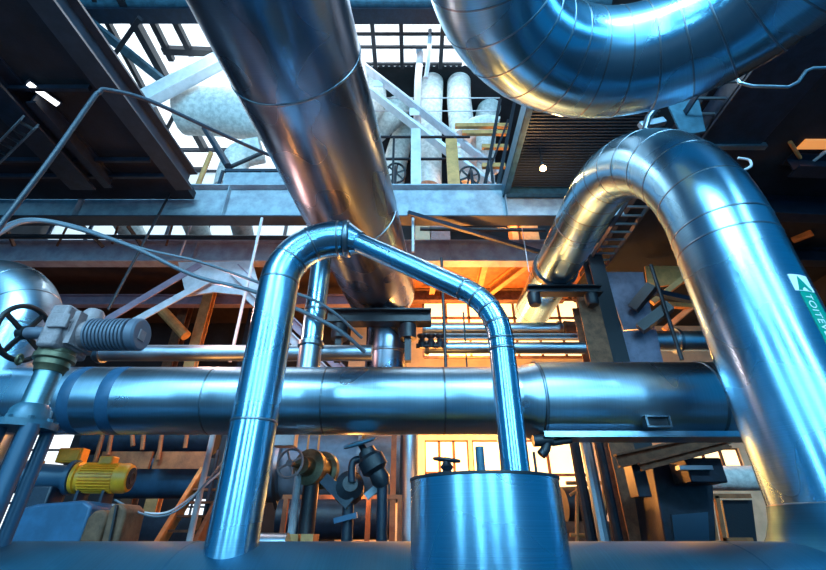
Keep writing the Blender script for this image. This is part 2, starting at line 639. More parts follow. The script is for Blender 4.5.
# left riser with elbow, reducer, sloping run and drop into the tank
rx, ry = -1.224, 3.4
A0 = V((rx, ry, 1.36))
lr = thing('riser_pipe', 'shiny blue steel riser bending over and dropping into the round tank', 'pipe', A0)
pipe('', '', '', [(rx, ry, 1.36), (rx, ry, 4.08), (-0.72, ry, 4.08)], 0.5, 0.173, 'steel_blue', gores=3, seams={0: [0.44]}, root=lr)
R2 = [V((-0.75, ry, 4.08)), V((0.66, 3.0, 3.16)), V((0.66, 3.0, 1.85))]
B().tube([V((-0.72, ry, 4.08)), V((-0.64, ry, 4.08)), V((-0.62, 3.39, 4.06)), V((-0.5, 3.34, 3.99))], [0.173, 0.173, 0.15, 0.104], 48).build('reducer', 'steel_blue', lr, sharp=60)
band(lr, V((-0.64, ry, 4.08)), V((1, 0, 0)), 0.172, 0.03, 0.012)
pipe('', '', '', [V((-0.55, 3.355, 4.02)), R2[1], R2[2]], 0.58, 0.094, 'steel_blue', gores=4, seams={2: [0.08]}, root=lr, seg=48)
B().lathe((rx, ry, 1.32), (0, 0, 1), [(-0.02, 0.24), (0.02, 0.22), (0.09, 0.18), (0.11, 0.172)], 48).build('base_collar', 'header', lr)

# round tank on the header
tk = thing('drum_tank', 'short round blue steel tank with a thin rim standing against the big bottom pipe', 'tank', (0.433, 2.9, FL))
TR = 0.447
tx, ty, tz = 0.433, 2.9, 1.88
B().lathe((tx, ty, FL), (0, 0, 1), [(0, TR), (0.6, TR), (1.1, TR), (tz - FL, TR)], 96).build('shell', 'steel_blue', tk, sharp=60)
B().lathe((tx, ty, tz), (0, 0, 1), [(-0.008, TR), (-0.006, TR + 0.006), (0.008, TR + 0.006), (0.01, TR - 0.006), (0.0, TR - 0.012)], 96).build('rim_band', 'black_metal', tk)
B().lathe((tx, ty, tz - 0.02), (0, 0, 1), [(0, TR - 0.005), (0.01, 0.25), (0.012, 0.0)], 64).build('lid', 'header', tk)
B().lathe(P(481, 470, 2.75), (0, 0, 1), [(-0.1, 0.026), (0.13, 0.026), (0.13, 0.0)], 20).build('vent_stub', 'tealpaint', tk)

# right riser
qx, qy, qr = 3.2, 3.6, 0.458
rr = thing('riser_pipe', 'huge vertical steel pipe at the right wearing the green sign, bending back overhead', 'pipe', (qx, qy, 1.3))
pipe('', '', '', [(qx, qy, 1.3), (qx, qy, 6.75), (qx, 10.4, 6.75)], 2.45, qr, 'steel_blue', gores=8,
     seams={0: [0.93, 0.16], 2: [0.12, 0.5, 0.62, 0.93]}, root=rr, seg=96)
B().lathe((qx, qy, 0.9), (0, 0, 1), [(0.2, 0.95), (0.38, 0.82), (0.48, 0.70), (0.58, 0.60), (0.68, 0.53), (0.78, 0.485), (0.87, qr + 0.006), (0.88, qr + 0.006)], 80).build('base_flare', 'header', rr, sharp=60)
# sign
sg = tag(thing('pipe_sign', '', ''), 'green and white lettered arrow sign stuck on the right riser pipe', 'sign')
cdir = math.atan2(-qy, -qx)                     # from the pipe to the viewer


def onpipe(s, z, lift):
    a = cdir + s / qr
    return V((qx + math.cos(a) * (qr + lift), qy + math.sin(a) * (qr + lift), z))


def signpatch(poly, lift, name, m):
    """polygon in (s, z) wrapped onto the riser, with thickness"""
    n = len(poly)
    b = B()
    b.add([onpipe(s, z, lift) for s, z in poly] + [onpipe(s, z, lift - 0.004) for s, z in poly],
          [tuple(range(n)), tuple(reversed(range(n, 2 * n)))] + [(i, n + i, n + (i + 1) % n, (i + 1) % n) for i in range(n)])
    return b.build(name, m, sg)


def rect(s0, s1, z0, z1, n=10):
    return [(s0 + (s1 - s0) * i / n, z0) for i in range(n + 1)] + [(s1 - (s1 - s0) * i / n, z1) for i in range(n + 1)]


def strip_patch(s0, s1, z0, z1, lift, name, m, n=10):
    b = B()
    vs, fs = [], []
    for i in range(n + 1):
        s = s0 + (s1 - s0) * i / n
        vs += [onpipe(s, z0, lift), onpipe(s, z1, lift), onpipe(s, z1, lift - 0.004), onpipe(s, z0, lift - 0.004)]
        if i:
            k = 4 * i
            for j in range(4):
                fs.append((k - 4 + j, k - 4 + (j + 1) % 4, k + (j + 1) % 4, k + j))
    fs += [(3, 2, 1, 0), (4 * n, 4 * n + 1, 4 * n + 2, 4 * n + 3)]
    b.add(vs, fs)
    return b.build(name, m, sg)


SG0, SG1, ZT, ZB = 0.335, 0.53, 3.52, 2.55
strip_patch(SG0, SG1, ZT - 0.16, ZT, 0.005, 'sign_plate', 'signwhite')
strip_patch(SG0 + 0.03, SG1, ZB, ZT - 0.165, 0.005, 'sign_plate', 'green')
tb = []
signpatch([(SG0 + 0.03, ZT - 0.155), (SG0 + 0.075, ZT - 0.015), (SG1 - 0.03, ZT - 0.155)], 0.009, 'arrow', 'green')
fc = bpy.data.curves.new('lettering', 'FONT')
fc.body = 'TOITEVE'
fc.size = 0.095
fc.space_character = 1.05
fo = bpy.data.objects.new('lettering_source', fc)
COL.objects.link(fo)
bpy.context.view_layer.update()
dg = bpy.context.evaluated_depsgraph_get()
tm = bpy.data.meshes.new_from_object(fo.evaluated_get(dg))
bpy.data.objects.remove(fo)
b = B()
b.add([onpipe(SG0 + 0.055 + q.co.y, ZT - 0.19 - q.co.x, 0.009) for q in tm.vertices], [tuple(p.vertices) for p in tm.polygons])
b.build('lettering', 'signwhite', sg)
bpy.data.meshes.remove(tm)

# long horizontal pipe
hz = 2.94
hp = thing('horizontal_pipe', 'long brushed steel pipe crossing the whole view at mid height, thicker on its right', 'pipe', (0, 5, hz))
B().tube([(-4.8 + i * 0.4, 5, hz) for i in range(16)] + [(1.25, 5, hz)], 0.38, 96).build('pipe_section', 'steel', hp, sharp=60)
B().tube([(1.2, 5, hz), (1.27, 5, hz), (1.42, 5, hz - 0.01)], [0.381, 0.40, 0.447], 96, (False, False)).build('reducer', 'steel', hp, sharp=60)
B().tube([(1.42 + i * 0.45, 5, hz - 0.01) for i in range(13)], 0.447, 96).build('pipe_section', 'steel', hp, sharp=60)
for x, r in ((1.43, 0.447), (3.35, 0.447)):
    band(hp, V((x, 5, hz - 0.01)), V((1, 0, 0)), r, 0.02, 0.01, seg=72)
for x, w in ((-4.02, 0.03), (-3.78, 0.075), (-3.36, 0.085)):
    band(hp, V((x, 5, hz)), V((1, 0, 0)), 0.379, w, 0.004, 'bluepaint', 'painted_band', 72)
for x in (-2.3, -1.0, 0.35):
    band(hp, V((x, 5, hz)), V((1, 0, 0)), 0.379, 0.012, 0.005, seg=72)
B().bar((1.38, 4.86, hz - 0.455), (4.9, 4.86, hz - 0.455), 0.34, 0.02).bar((1.38, 4.69, hz - 0.43), (4.9, 4.69, hz - 0.43), 0.012, 0.045).build('drip_tray', 'steel', hp)
sl = B()
c = P(657, 422, 4.6)
sl.bb((c.x - 0.13, 4.56, c.z - 0.06), (c.x + 0.13, 4.66, c.z - 0.045)).bb((c.x - 0.13, 4.56, c.z + 0.045), (c.x + 0.13, 4.66, c.z + 0.06)).bb((c.x - 0.13, 4.56, c.z - 0.05), (c.x - 0.11, 4.66, c.z + 0.05)).bb((c.x + 0.11, 4.56, c.z - 0.05), (c.x + 0.13, 4.66, c.z + 0.05))
sf = sl.build('inspection_frame', 'seam', hp)
B().bb((c.x - 0.11, 4.60, c.z - 0.045), (c.x + 0.11, 4.66, c.z + 0.045)).build('dark_opening', 'black_metal', sf)

# left elbow pipe
lp = pipe('elbow_pipe', 'steel pipe bending down at the left edge behind the valve handwheel', 'pipe',
          [(-9, 5, 4.42), (-4.98, 5, 4.42), (-4.98, 5, PLAT)], 0.62, 0.40, 'steel', gores=3, seams={0: [0.7]})

# overhead U-bend
ub = thing('overhead_bend', 'huge blue steel pipe bend hanging overhead at the top right', 'pipe', (1.9, 1.32, 5.6))
UR, ur = 1.36, 0.51
uc = V((1.9, 1.32, 5.6))
rot = Matrix.Rotation(-0.1, 3, 'Z') @ Matrix.Rotation(0.10, 3, 'X')
arc = [uc + rot @ V((UR * math.cos(PI - PI * k / 96), UR * math.sin(PI * k / 96), 0)) for k in range(97)]
legL = [uc + rot @ V((-UR, y, 0)) for y in (-3.5, -2.5, -1.5, -0.7, 0)]
legR = [uc + rot @ V((UR, y, 0)) for y in (0, -0.7, -1.5, -2.5, -3.5)]
B().tube(legL, ur, 96).build('pipe_section', 'steel_blue', ub, sharp=60)
B().tube(arc, ur, 96, (False, False)).build('elbow', 'steel_blue', ub, sharp=60)
B().tube(legR, ur, 96).build('pipe_section', 'steel_blue', ub, sharp=60)
for k in range(15):
    p, d = along(arc, k / 14)
    band(ub, p, d, ur, 0.009, 0.005, seg=72)

# large diagonal duct
da = V((0.119, 0.993, 0)).normalized()
dp = V((-1.656, 0.2, 6.2))
DR = 0.75
dc = thing('large_duct', 'largest steel duct running diagonally overhead left of centre with copper-brown stains', 'duct', dp)
D1 = dp + da * 8.0
B().tube([dp + da * (-1.5 + i * 0.5) for i in range(20)], DR, 96).build('pipe_section', 'steel_big', dc, sharp=60)
for t in (2.75, 5.35):
    band(dc, dp + da * t, da, DR, 0.015, 0.01, seg=80)
B().lathe(dp + da * 8.0, da, [(0, DR), (0.2, DR * 0.96), (0.42, DR * 0.8), (0.56, DR * 0.5), (0.6, 0.001)], 80).build('end_cap', 'steel_big', dc, sharp=60)
cx = P(387, 340, 8.2)
B().tube([(cx.x, 8.2, 3.7), (cx.x, 8.2, 3.95), (cx.x, 8.2, 5.0), (cx.x, 8.2, 5.75)], [0.2, 0.42, 0.42, 0.44], 64).build('lower_branch', 'steel_big', dc, sharp=60)
band(dc, V((cx.x, 8.2, 4.7)), V((0, 0, 1)), 0.42, 0.03, 0.02, seg=64)

# vertical blue pipe behind the left elbow
c = P(409, 460, 8.2)
B().tube([(cx.x, 8.2, 3.72), (cx.x, 8.2, 3.6), (c.x, 8.2, 3.3), (c.x, 8.2, PLAT)], 0.165, 40).build('drain_pipe', 'steel_matt', dc, sharp=60)
jp = thing('vertical_pipe', 'slim vertical blue pipe between the left riser and the large duct', 'pipe', (-1.47, 5.8, 2.94))
B().tube([(-1.47, 5.36, 2.94), (-1.47, 5.55, 2.94), (-1.47, 5.7, 3.0), (-1.47, 5.78, 3.15), (-1.47, 5.8, 3.3), (-1.47, 5.8, 3.9)], 0.16, 48).build('pipe_section', 'steel_matt', jp, sharp=60)
B().tube([(-1.47, 5.8, 3.9), (-1.47, 5.8, 5.66)], 0.155, 48).build('pipe_section', 'steel_blue', jp, sharp=60)
flange(jp, (-1.47, 5.8, 3.95), (0, 0, 1), 0.185, 0.06)
flange(jp, (-1.47, 5.8, 4.5), (0, 0, 1), 0.168, 0.03)

# ================================================================== VALVE ACTUATOR (left)
VY = 3.3
va = thing('valve_actuator', 'grey motor valve actuator with black handwheel at the left edge', 'valve', (-2.9, VY, 1.25))
g0, g1 = P(34, 343, VY - 0.18), P(69, 309, VY - 0.18)
zc = (g0.z + g1.z) / 2
xb0, xb1 = g0.x, g1.x
B().bb((xb0, VY - 0.18, g0.z - 0.02), (xb1, VY + 0.2, g1.z + 0.05)).build('gearbox', 'castgrey', va, bevel=0.025)
B().bb((xb0 + 0.05, VY - 0.2, zc - 0.02), (xb0 + 0.2, VY - 0.17, zc + 0.1)).build('cover_plate', 'castgrey', va, bevel=0.008)
B().lathe((xb1, VY, zc), (1, 0, 0), [(-0.02, 0.001), (-0.02, 0.15), (0.04, 0.15), (0.05, 0.12), (0.12, 0.11), (0.13, 0.001)], 32).bb((xb1 + 0.03, VY - 0.14, zc - 0.13), (xb1 + 0.075, VY + 0.14, zc + 0.15)).build('coupling', 'castgrey', va)
mo = thing('motor', '', '')
for k in list(mo.keys()):
    del mo[k]
bpy.data.objects.remove(mo)
mx0 = xb1 + 0.11
prof = [(0, 0.001), (0, 0.11)]
for k in range(11):
    a = 0.02 + k * 0.03
    prof += [(a, 0.105), (a, 0.135), (a + 0.017, 0.135), (a + 0.017, 0.105)]
prof += [(0.36, 0.11), (0.36, 0.135), (0.42, 0.135), (0.435, 0.12), (0.44, 0.001)]
mob = B().lathe((mx0, VY, zc), (1, 0, 0), prof, 40).build('finned_motor', 'motor', va, sharp=30)
B().bb((mx0 + 0.435, VY - 0.05, zc - 0.055), (mx0 + 0.446, VY + 0.03, zc + 0.03)).build('name_plate', 'castgrey', mob)
B().lathe((mx0 - 0.05, VY + 0.02, zc + 0.1), (0, 0, 1), [(0, 0.08), (0.1, 0.08), (0.13, 0.06), (0.14, 0.001)], 24).build('terminal_cap', 'castgrey', va)
hc = P(24, 333, VY)
B().tube([(xb0 + 0.02, VY, hc.z), (hc.x, VY, hc.z)], 0.05, 20).build('wheel_shaft', 'motor', va)
handwheel(va, hc, (-1, 0.12, 0), 0.225, 0.022, 4, 'blackrub', 0.25)
nx = (xb0 + xb1) / 2 - 0.02
B().lathe((nx, VY, g0.z - 0.24), (0, 0, 1), [(0.06, 0.001), (0.06, 0.10), (0.1, 0.11), (0.11, 0.12), (0.15, 0.12), (0.16, 0.145), (0.2, 0.145), (0.21, 0.13), (0.24, 0.13)], 32).build('neck_flange', 'olive', va)
B().ring((nx - 0.12, VY - 0.17, g0.z - 0.13), (1, 0.3, 0), 0.035, 0.012, 20).build('lifting_eye', 'olive', va)
zf = zat(416, VY)
B().lathe((nx, VY, zf), (0, 0, 1), [(0, 0.1), (0.05, 0.09), (g0.z - 0.17 - zf, 0.09)], 32).build('spindle_tube', 'tealsteel', va)
fl = B().lathe((nx, VY, zf - 0.05), (0, 0, 1), [(-0.05, 0.001), (-0.05, 0.2), (0.0, 0.2), (0.01, 0.14), (0.09, 0.13), (0.13, 0.1)], 36)
for k in range(8):
    a = k * PI / 4
    fl.lathe((nx + 0.17 * math.cos(a), VY + 0.17 * math.sin(a), zf - 0.05), (0, 0, 1), [(0, 0.022), (0.025, 0.022), (0.025, 0.001)], 6)
fl.build('yoke_flange', 'tealpaint', va)
for (ax, ay) in ((0.12, -0.09), (-0.12, -0.09), (0.09, 0.12), (-0.1, 0.12)):
    B().tube([(nx + ax, VY + ay, zf - 0.08), (nx + ax, VY + ay, 1.42)], 0.06 if ay < 0 else 0.045, 20).build('yoke_post', 'bluedark', va)
B().lathe((nx, VY, 1.16), (0, 0, 1), [(0, 0.3), (0.26, 0.3), (0.3, 0.27), (0.3, 0.001)], 32).build('bonnet', 'tealpaint', va)
B().tube([(nx, VY, zf - 0.06), (nx, VY, 1.45)], 0.035, 16).build('stem', 'seam', va)

# small valve standing on the tank
sv = P(447, 470, 2.75)
t_ = thing('gate_valve', 'tiny black valve with a handwheel at the tank rim', 'valve', (sv.x, sv.y, 1.87))
B().lathe((sv.x, sv.y, 1.86), (0, 0, 1), [(0, 0.05), (0.03, 0.05), (0.06, 0.025), (0.08, 0.04), (0.1, 0.025), (0.13, 0.015), (0.13, 0.001)], 16).build('body', 'black_metal', t_)
handwheel(t_, (sv.x, sv.y, 1.98), (0.1, -0.1, 1), 0.075, 0.01, 4, 'black_metal')

# ================================================================== STEELWORK
def ibm(name, label, p, q, w, h, m, group=None, stiff=(), tf=0.03, cat='beam', sw=0.018):
    t = thing(name, label, cat, p, group)
    p, q = V(p), V(q)
    x, y, d = frame(q - p)
    B().bar(p + y * (h / 2 - tf / 2), q + y * (h / 2 - tf / 2), w, tf).build('top_flange', m, t)
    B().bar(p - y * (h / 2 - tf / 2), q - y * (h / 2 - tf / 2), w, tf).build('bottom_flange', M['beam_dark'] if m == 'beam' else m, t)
    B().bar(p, q, 0.025, h - 2 * tf).build('web', m, t)
    for s in stiff:
        c = p.lerp(q, s)
        B().bar(c - y * (h / 2 - tf), c + y * (h / 2 - tf), w * 0.9, sw, d).build('stiffener', m, t)
    return t


b1z0, b1z1 = zat(221, 7.5), zat(189, 7.5)
xR = 4.7
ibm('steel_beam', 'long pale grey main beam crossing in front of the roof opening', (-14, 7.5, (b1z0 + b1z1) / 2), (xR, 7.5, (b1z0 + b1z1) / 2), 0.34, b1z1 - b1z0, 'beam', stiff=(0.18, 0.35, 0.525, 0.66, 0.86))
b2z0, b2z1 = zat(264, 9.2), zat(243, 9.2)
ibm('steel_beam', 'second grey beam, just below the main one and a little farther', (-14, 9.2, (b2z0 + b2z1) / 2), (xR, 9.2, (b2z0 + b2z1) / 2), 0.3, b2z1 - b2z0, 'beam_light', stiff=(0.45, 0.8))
z3 = zat(301, 11.4)
ibm('steel_beam', 'narrow mauve beam behind the left gusset brace', (-14, 11.4, z3), (-1.2, 11.4, z3), 0.25, 0.34, 'mauve')
z3 = zat(296, 11.6)
ibm('steel_beam', 'brown deck beam under the orange ceiling beside the copper duct end', (-0.9, 11.6, z3), (4.6, 11.6, z3), 0.25, 0.4, 'rust')
for (a, c_, lab) in (((437, 268, 9.5), (432, 300, 11.3), 'orange joist under the ceiling, nearest the large duct'), ((487, 268, 9.5), (478, 292, 11.3), 'orange joist under the ceiling, in the middle'), ((535, 262, 9.5), (492, 306, 11.3), 'long orange joist slanting beside the right pipe')):
    p0 = P(*a)
    p1 = P(*c_)
    zz = 7.95
    p0.z = p1.z = zz
    ib = tag(B().ibeam(p0, p1, 0.16, 0.3, 0.03, 0.03).build('deck_joist', 'ochre'), lab, 'beam', None)

# longitudinal beams under the left slab
def longbeam(name, lab, pa, pb, z, w, h, m, Ymin=1.5):
    a, c = PZ(pa[0], pa[1], z), PZ(pb[0], pb[1], z)
    d = (c - a)
    a = a + d * ((Ymin - a.y) / d.y)
    return tag(B().ibeam(a + V((0, 0, h / 2)), c + V((0, 0, h / 2)), w, h, 0.04, 0.04).build(name, m, None), lab, 'beam')


longbeam('edge_beam', 'grey edge beam running away along the dark slab beside the skylight', (40, 0), (184, 190), 7.55, 0.34, 0.45, 'beam_dark', 2.7)
longbeam('soffit_beam', 'deep dark beam under the left slab, ending near its corner', (-10, 92), (83, 190), 7.6, 0.5, 0.4, 'navy', 3.5)
longbeam('soffit_beam', 'thin dark rib under the left slab', (48, 122), (108, 188), 7.7, 0.16, 0.3, 'navy', 4.6)
for i, py in enumerate((88, 160, 176)):
    zz = 7.93
    a, c = PZ(-60, py, zz), PZ([90, 150, 168][i], py, zz)
    tag(B().bar(a, c, 0.06, 0.1).build('cross_rib', 'navy'), ['slim cross rib high on the left slab near the strip lamp', 'slim cross rib in the middle of the left slab', 'slim cross rib at the far edge of the left slab'][i], 'rib')
lz = PZ(43, 95, 7.9)
lt = thing('strip_lamp', 'short bright strip lamp under the dark left slab', 'lamp', lz)
B().bar(lz + V((-0.12, -0.22, 0.06)), lz + V((0.12, 0.22, 0.06)), 0.12, 0.05).build('housing', 'navy', lt)
B().bar(lz + V((-0.1, -0.2, 0.02)), lz + V((0.1, 0.2, 0.02)), 0.09, 0.04).build('tube', 'strip', lt)
# short cable ladder under the slab
def ladder_tray(name, lab, a, b, w, m, n, rung='seam'):
    a, b = V(a), V(b)
    t = thing(name, lab, 'cable tray', a)
    x, y, d = frame(b - a)
    for k in (-1, 1):
        B().bar(a + x * w / 2 * k, b + x * w / 2 * k, 0.025, 0.11).build('side_rail', m, t)
    for i in range(n):
        c = a.lerp(b, (i + 0.5) / n)
        B().bar(c - x * w / 2, c + x * w / 2, 0.05, 0.025, d).build('rung', rung, t)
    return t


ladder_tray('cable_ladder', 'small blue-grey cable ladder under the left slab', PZ(-20, 172, 7.4), PZ(30, 122, 7.4), 0.2, 'steel_matt', 8)
ladder_tray('cable_ladder', 'long cable ladder running away behind the right pipe bend', (4.62, 2.2, 7.45), (4.62, 9.6, 7.45), 0.5, 'navy', 26)
# flat box beam on the right
bx = thing('box_beam', 'wide dark box beam ending in a bright edge above the right bend', 'beam', (5.6, 3, 7.6))
B().bb((5.05, 0.5, 7.55), (6.15, 5.35, 7.98)).build('beam_body', 'navy', bx, bevel=0.01)
B().bb((4.95, 5.33, 7.5), (6.25, 5.42, 7.6)).build('end_angle', 'steel_matt', bx)
gp = P(690, 118, 4.6)
tag(B().prism([(gp.x - 0.25, 4.6, gp.z - 0.4), (gp.x + 0.15, 4.6, gp.z - 0.3), (gp.x + 0.3, 4.6, gp.z + 0.5), (gp.x - 0.25, 4.6, gp.z + 0.5)], (0, 0.03, 0)).build('gusset_plate', 'tealpaint'), 'light blue gusset plate above the right pipe bend', 'plate')
tag(B().tube([P(*q) for q in ((726, 45, 3.3), (733, 74, 3.3), (740, 83, 3.3), (752, 86, 3.3), (788, 87, 3.3), (798, 82, 3.3), (806, 71, 3.3), (813, 68, 3.3), (900, 66, 3.3))], 0.02, 12).build('conduit', 'steel_matt'), 'bright thin conduit looping under the overhead bend', 'conduit')
# right side dark region
for i, (a, c_, h) in enumerate((((700, 205), (840, 212), 0.5), ((720, 255), (840, 258), 0.4), ((790, 165), (850, 168), 0.35))):
    tag(B().ibeam(PZ(*a, 7.99 - h / 2), PZ(*c_, 7.99 - h / 2) + V((0.4, 0, 0)), 0.3, h).build('cross_beam', 'navy'), ['dark brown beam behind the right riser, the middle one', 'dark brown beam behind the right riser, the lowest', 'short dark beam at the right edge near the lit opening'][i], 'beam')
for i, (a, c_) in enumerate((((806, 140), (824, 149)), ((792, 240), (812, 232)))):
    p0, p1 = PZ(*a, 7.96), PZ(*c_, 7.96)
    if i == 0:
        o = B().bb((p0.x, p1.y, 7.95), (p1.x + 0.1, p0.y, 7.99)).build('lit_opening', 'litorange')
        tag(o, 'small orange lit opening at the right edge', 'window')
    else:
        tag(B().bar(p0, p1, 0.14, 0.14).build('lit_beam', 'ochre'), 'short warm lit beam stub right of the riser', 'beam')
tag(B().tube([PZ(790, 142, 7.96), PZ(800, 158, 7.96)], 0.035, 8).build('brace_rod', 'ochre'), 'small orange rod left of the lit opening', 'rod')
tag(B().tube([PZ(812, 162, 7.96), PZ(830, 148, 7.96)], 0.035, 8).build('brace_rod', 'white'), 'small pale rod under the lit opening', 'rod')
point_lights = []

# grated platform with bulb
pz = 8.42
gr = thing('grated_platform', 'dark grated walkway overhead with a glowing bulb under it', 'platform', (3.4, 6.3, pz))
x0, x1, y0, y1 = 2.1, 4.6, 4.9, 7.35
gb = B()
n = int((y1 - y0) / 0.075)
for i in range(n):
    y = y0 + (y1 - y0) * (i + 0.5) / n
    gb.bar((x0, y, pz), (x1, y, pz), 0.022, 0.05)
n = int((x1 - x0) / 0.11)
for i in range(n):
    x = x0 + (x1 - x0) * (i + 0.5) / n
    gb.bar((x, y0, pz + 0.02), (x, y1, pz + 0.02), 0.014, 0.02)
gb.build('grating', 'grate', gr)
B().channel((x0, y0 - 0.3, pz - 0.05), (x0, y1 + 0.1, pz - 0.05), 0.12, 0.34).build('edge_channel', 'tealpaint', gr)
B().channel((x0, y1, pz - 0.1), (x1, y1, pz - 0.1), 0.12, 0.3).build('edge_channel', 'tealpaint', gr)
B().bb((x0, y0, pz + 0.06), (x1, y1, pz + 0.09)).build('cover_sheet', 'black_metal', gr)
lb = P(543, 168, 6.2)
lo = thing('bulkhead_lamp', 'glowing bulb hanging under the grated walkway', 'lamp', lb)
B().lathe(lb, (0, 0, 1), [(-0.07, 0.001), (-0.065, 0.03), (-0.03, 0.062), (0.01, 0.06), (0.05, 0.03), (0.06, 0.001)], 20).build('bulb', 'bulb', lo)
B().lathe(lb, (0, 0, 1), [(0.05, 0.03), (0.05, 0.04), (0.12, 0.04), (0.13, 0.012), (pz - lb.z, 0.012)], 16).build('socket', 'black_metal', lo)
p0, p1 = P(563, 151, 6.6), P(600, 154, 6.6)
tag(B().channel(p0, p1, 0.1, 0.16).build('bracket_bar', 'steel_matt'), 'pale short channel bracket in front of the grated walkway', 'bracket')

# inverted V brace with gusset
br = thing('knee_brace', 'mauve inverted-V brace with a pale gusset plate under the second beam', 'brace', P(220, 275, 9.0))
gpts = [P(*q, 8.98) for q in ((178, 262), (252, 261), (262, 296), (232, 294), (214, 292), (186, 296))]
B().prism(gpts, (0, 0.04, 0)).build('gusset_plate', 'pale', br)
for (a, c_, m) in (((202, 266), (108, 322), 'mauve'), ((214, 280), (120, 332), 'pale'), ((236, 268), (352, 380), 'mauve'), ((228, 276), (342, 388), 'pale')):
    B().angle(P(*a, 8.92 if m == 'pale' else 9.05), P(*c_, 8.92 if m == 'pale' else 9.05), 0.17, 0.03).build('brace_leg', m, br)
# diagonal lacing in the gap above the second beam
for i, (a, c_) in enumerate((((70, 221), (57, 246)), ((78, 221), (103, 247)), ((120, 221), (112, 244)), ((128, 226), (142, 246)), ((174, 220), (166, 246)), ((8, 232), (14, 246)))):
    tag(B().bar(P(*a, 8.6), P(*c_, 8.9), 0.05, 0.08).build('lacing_bar', 'rust'), ['rusty lacing bar in the bright gap, second from the left edge', 'rusty lacing bar in the bright gap, third from the left edge', 'rusty lacing bar in the bright gap, fourth from the left edge', 'rusty lacing bar in the bright gap, fifth from the left edge', 'rusty lacing bar in the bright gap, nearest the duct', 'short rusty lacing bar at the left edge of the bright gap'][i], 'bar')
tag(B().tube([P(-60, 236, 8.4), P(312, 238, 8.4)], 0.06, 16).build('tie_pipe', 'black_metal'), 'thin black pipe running across the bright gap', 'pipe')
for i, (px, py, r) in enumerate(((128, 226, 0.34), (196, 227, 0.34), (242, 228, 0.3))):
    c = P(px, py, 10.2)
    t = tag(B().lathe(c, (0.2, -1, 0), [(-0.6, 0.001), (-0.6, r), (0.5, r), (0.5, 0.001)], 28).build('lagged_vessel_end', 'lagging'), ['white rounded vessel in the bright gap, the left one', 'white rounded vessel in the bright gap, the middle one', 'white rounded vessel in the bright gap, next to the duct'][i], 'vessel')
for i, (px, w) in enumerate(((423, 20), (440, 26), (515, 8), (530, 22))):
    c = P(px, 232, 9.9)
    tag(B().bb((c.x - w / 90, 9.9, 8.3), (c.x + w / 90, 10.3, 9.6)).build('equipment_box', ['cream', 'castgrey', 'ochre', 'ochre'][i]), ['cream box behind the gap right of the large duct', 'grey perforated box behind the gap right of the large duct', 'thin orange post behind the gap', 'orange box behind the gap near the right pipe'][i], 'box')
tag(B().bar(P(408, 213, 7.1), P(560, 258, 8.8), 0.07, 0.1).build('brace_bar', 'navy'), 'dark slanted bar below the main beam, from duct to right pipe', 'bar')

# hanging rods and cables
def rod(name, lab, a, b, r, m, cat='rod', group=None):
    return tag(B().tube([a, b], r, 10).build(name, m), lab, cat, group)


def vrod(name, lab, px, py, Y, pytop, r, m):
    p = P(px, py, Y)
    q = V((p.x, p.y, zat(pytop, Y)))
    return rod(name, lab, p, q, r, m)


vrod('hanger_rod', 'pale hanger rod dropping from the main beam left of the riser bend', 230, 362, 7.3, 218, 0.03, 'pale')
rod('hanger_rod', 'thin black rod slanting from the main beam to the valve motor', P(108, 310, 6.6), P(176, 182, 7.2), 0.025, 'black_metal')
rod('hanger_rod', 'thin pale rod above the gusset plate', P(179, 258, 8.9), P(196, 212, 8.5), 0.025, 'pale')
vrod('hanger_rod', 'short pale rod hanging beside the large duct', 413, 252, 7.4, 217, 0.03, 'pale')
rod('hanger_rod', 'fine pale wire hanging above the right pipe clamp', P(529, 272, 8.4), P(522, 228, 8.2), 0.012, 'pale')
vrod('hanger_rod', 'black hanger rod in front of the two silver pipes', 446, 372, 7.6, 258, 0.03, 'black_metal')
vrod('hanger_rod', 'fine dark rod behind the small bend, below the duct', 467, 368, 8.6, 312, 0.018, 'black_metal')


def curve_pts(pts, n=8):
    """Catmull-Rom through points"""
    pts = [V(p) for p in pts]
    out = []
    for i in range(len(pts) - 1):
        p0 = pts[max(0, i - 1)]
        p1, p2 = pts[i], pts[i + 1]
        p3 = pts[min(len(pts) - 1, i + 2)]
        for k in range(n):
            t = k / n
            out.append(0.5 * ((2 * p1) + (p2 - p0) * t + (2 * p0 - 5 * p1 + 4 * p2 - p3) * t * t + (3 * p1 - p0 - 3 * p2 + p3) * t ** 3))
    out.append(pts[-1])
    return out


tag(B().tube(curve_pts([P(*q) for q in ((-40, 282, 3.5), (0, 226, 3.55), (50, 160, 3.6), (92, 100, 3.65), (99, 92.5, 3.66), (108, 90, 3.7), (150, 101, 4.0), (215, 131, 4.7), (262, 152, 5.4), (310, 172, 6.2))]), 0.03, 14).build('bent_conduit', 'beam_dark'), 'long bent grey conduit rising in front of the left slab', 'conduit')
tag(B().tube(curve_pts([P(*q) for q in ((-40, 262, 4.4), (0, 233, 4.6), (25, 222, 4.8), (60, 224, 5.0), (130, 246, 5.2), (195, 276, 5.4), (255, 292, 5.5), (330, 325, 5.62), (365, 352, 5.9))]), 0.03, 12).build('cable', 'cable'), 'thick grey cable arching from the left edge, the lower of two', 'cable')
tag(B().tube(curve_pts([P(*q) for q in ((-40, 250, 4.5), (0, 228, 4.7), (30, 219, 4.9), (75, 226, 5.1), (140, 248, 5.3), (200, 262, 5.5), (260, 283, 5.55), (320, 303, 5.5), (362, 338, 5.9))]), 0.022, 12).build('cable', 'cable'), 'thinner grey cable arching from the left edge, the upper of two', 'cable')

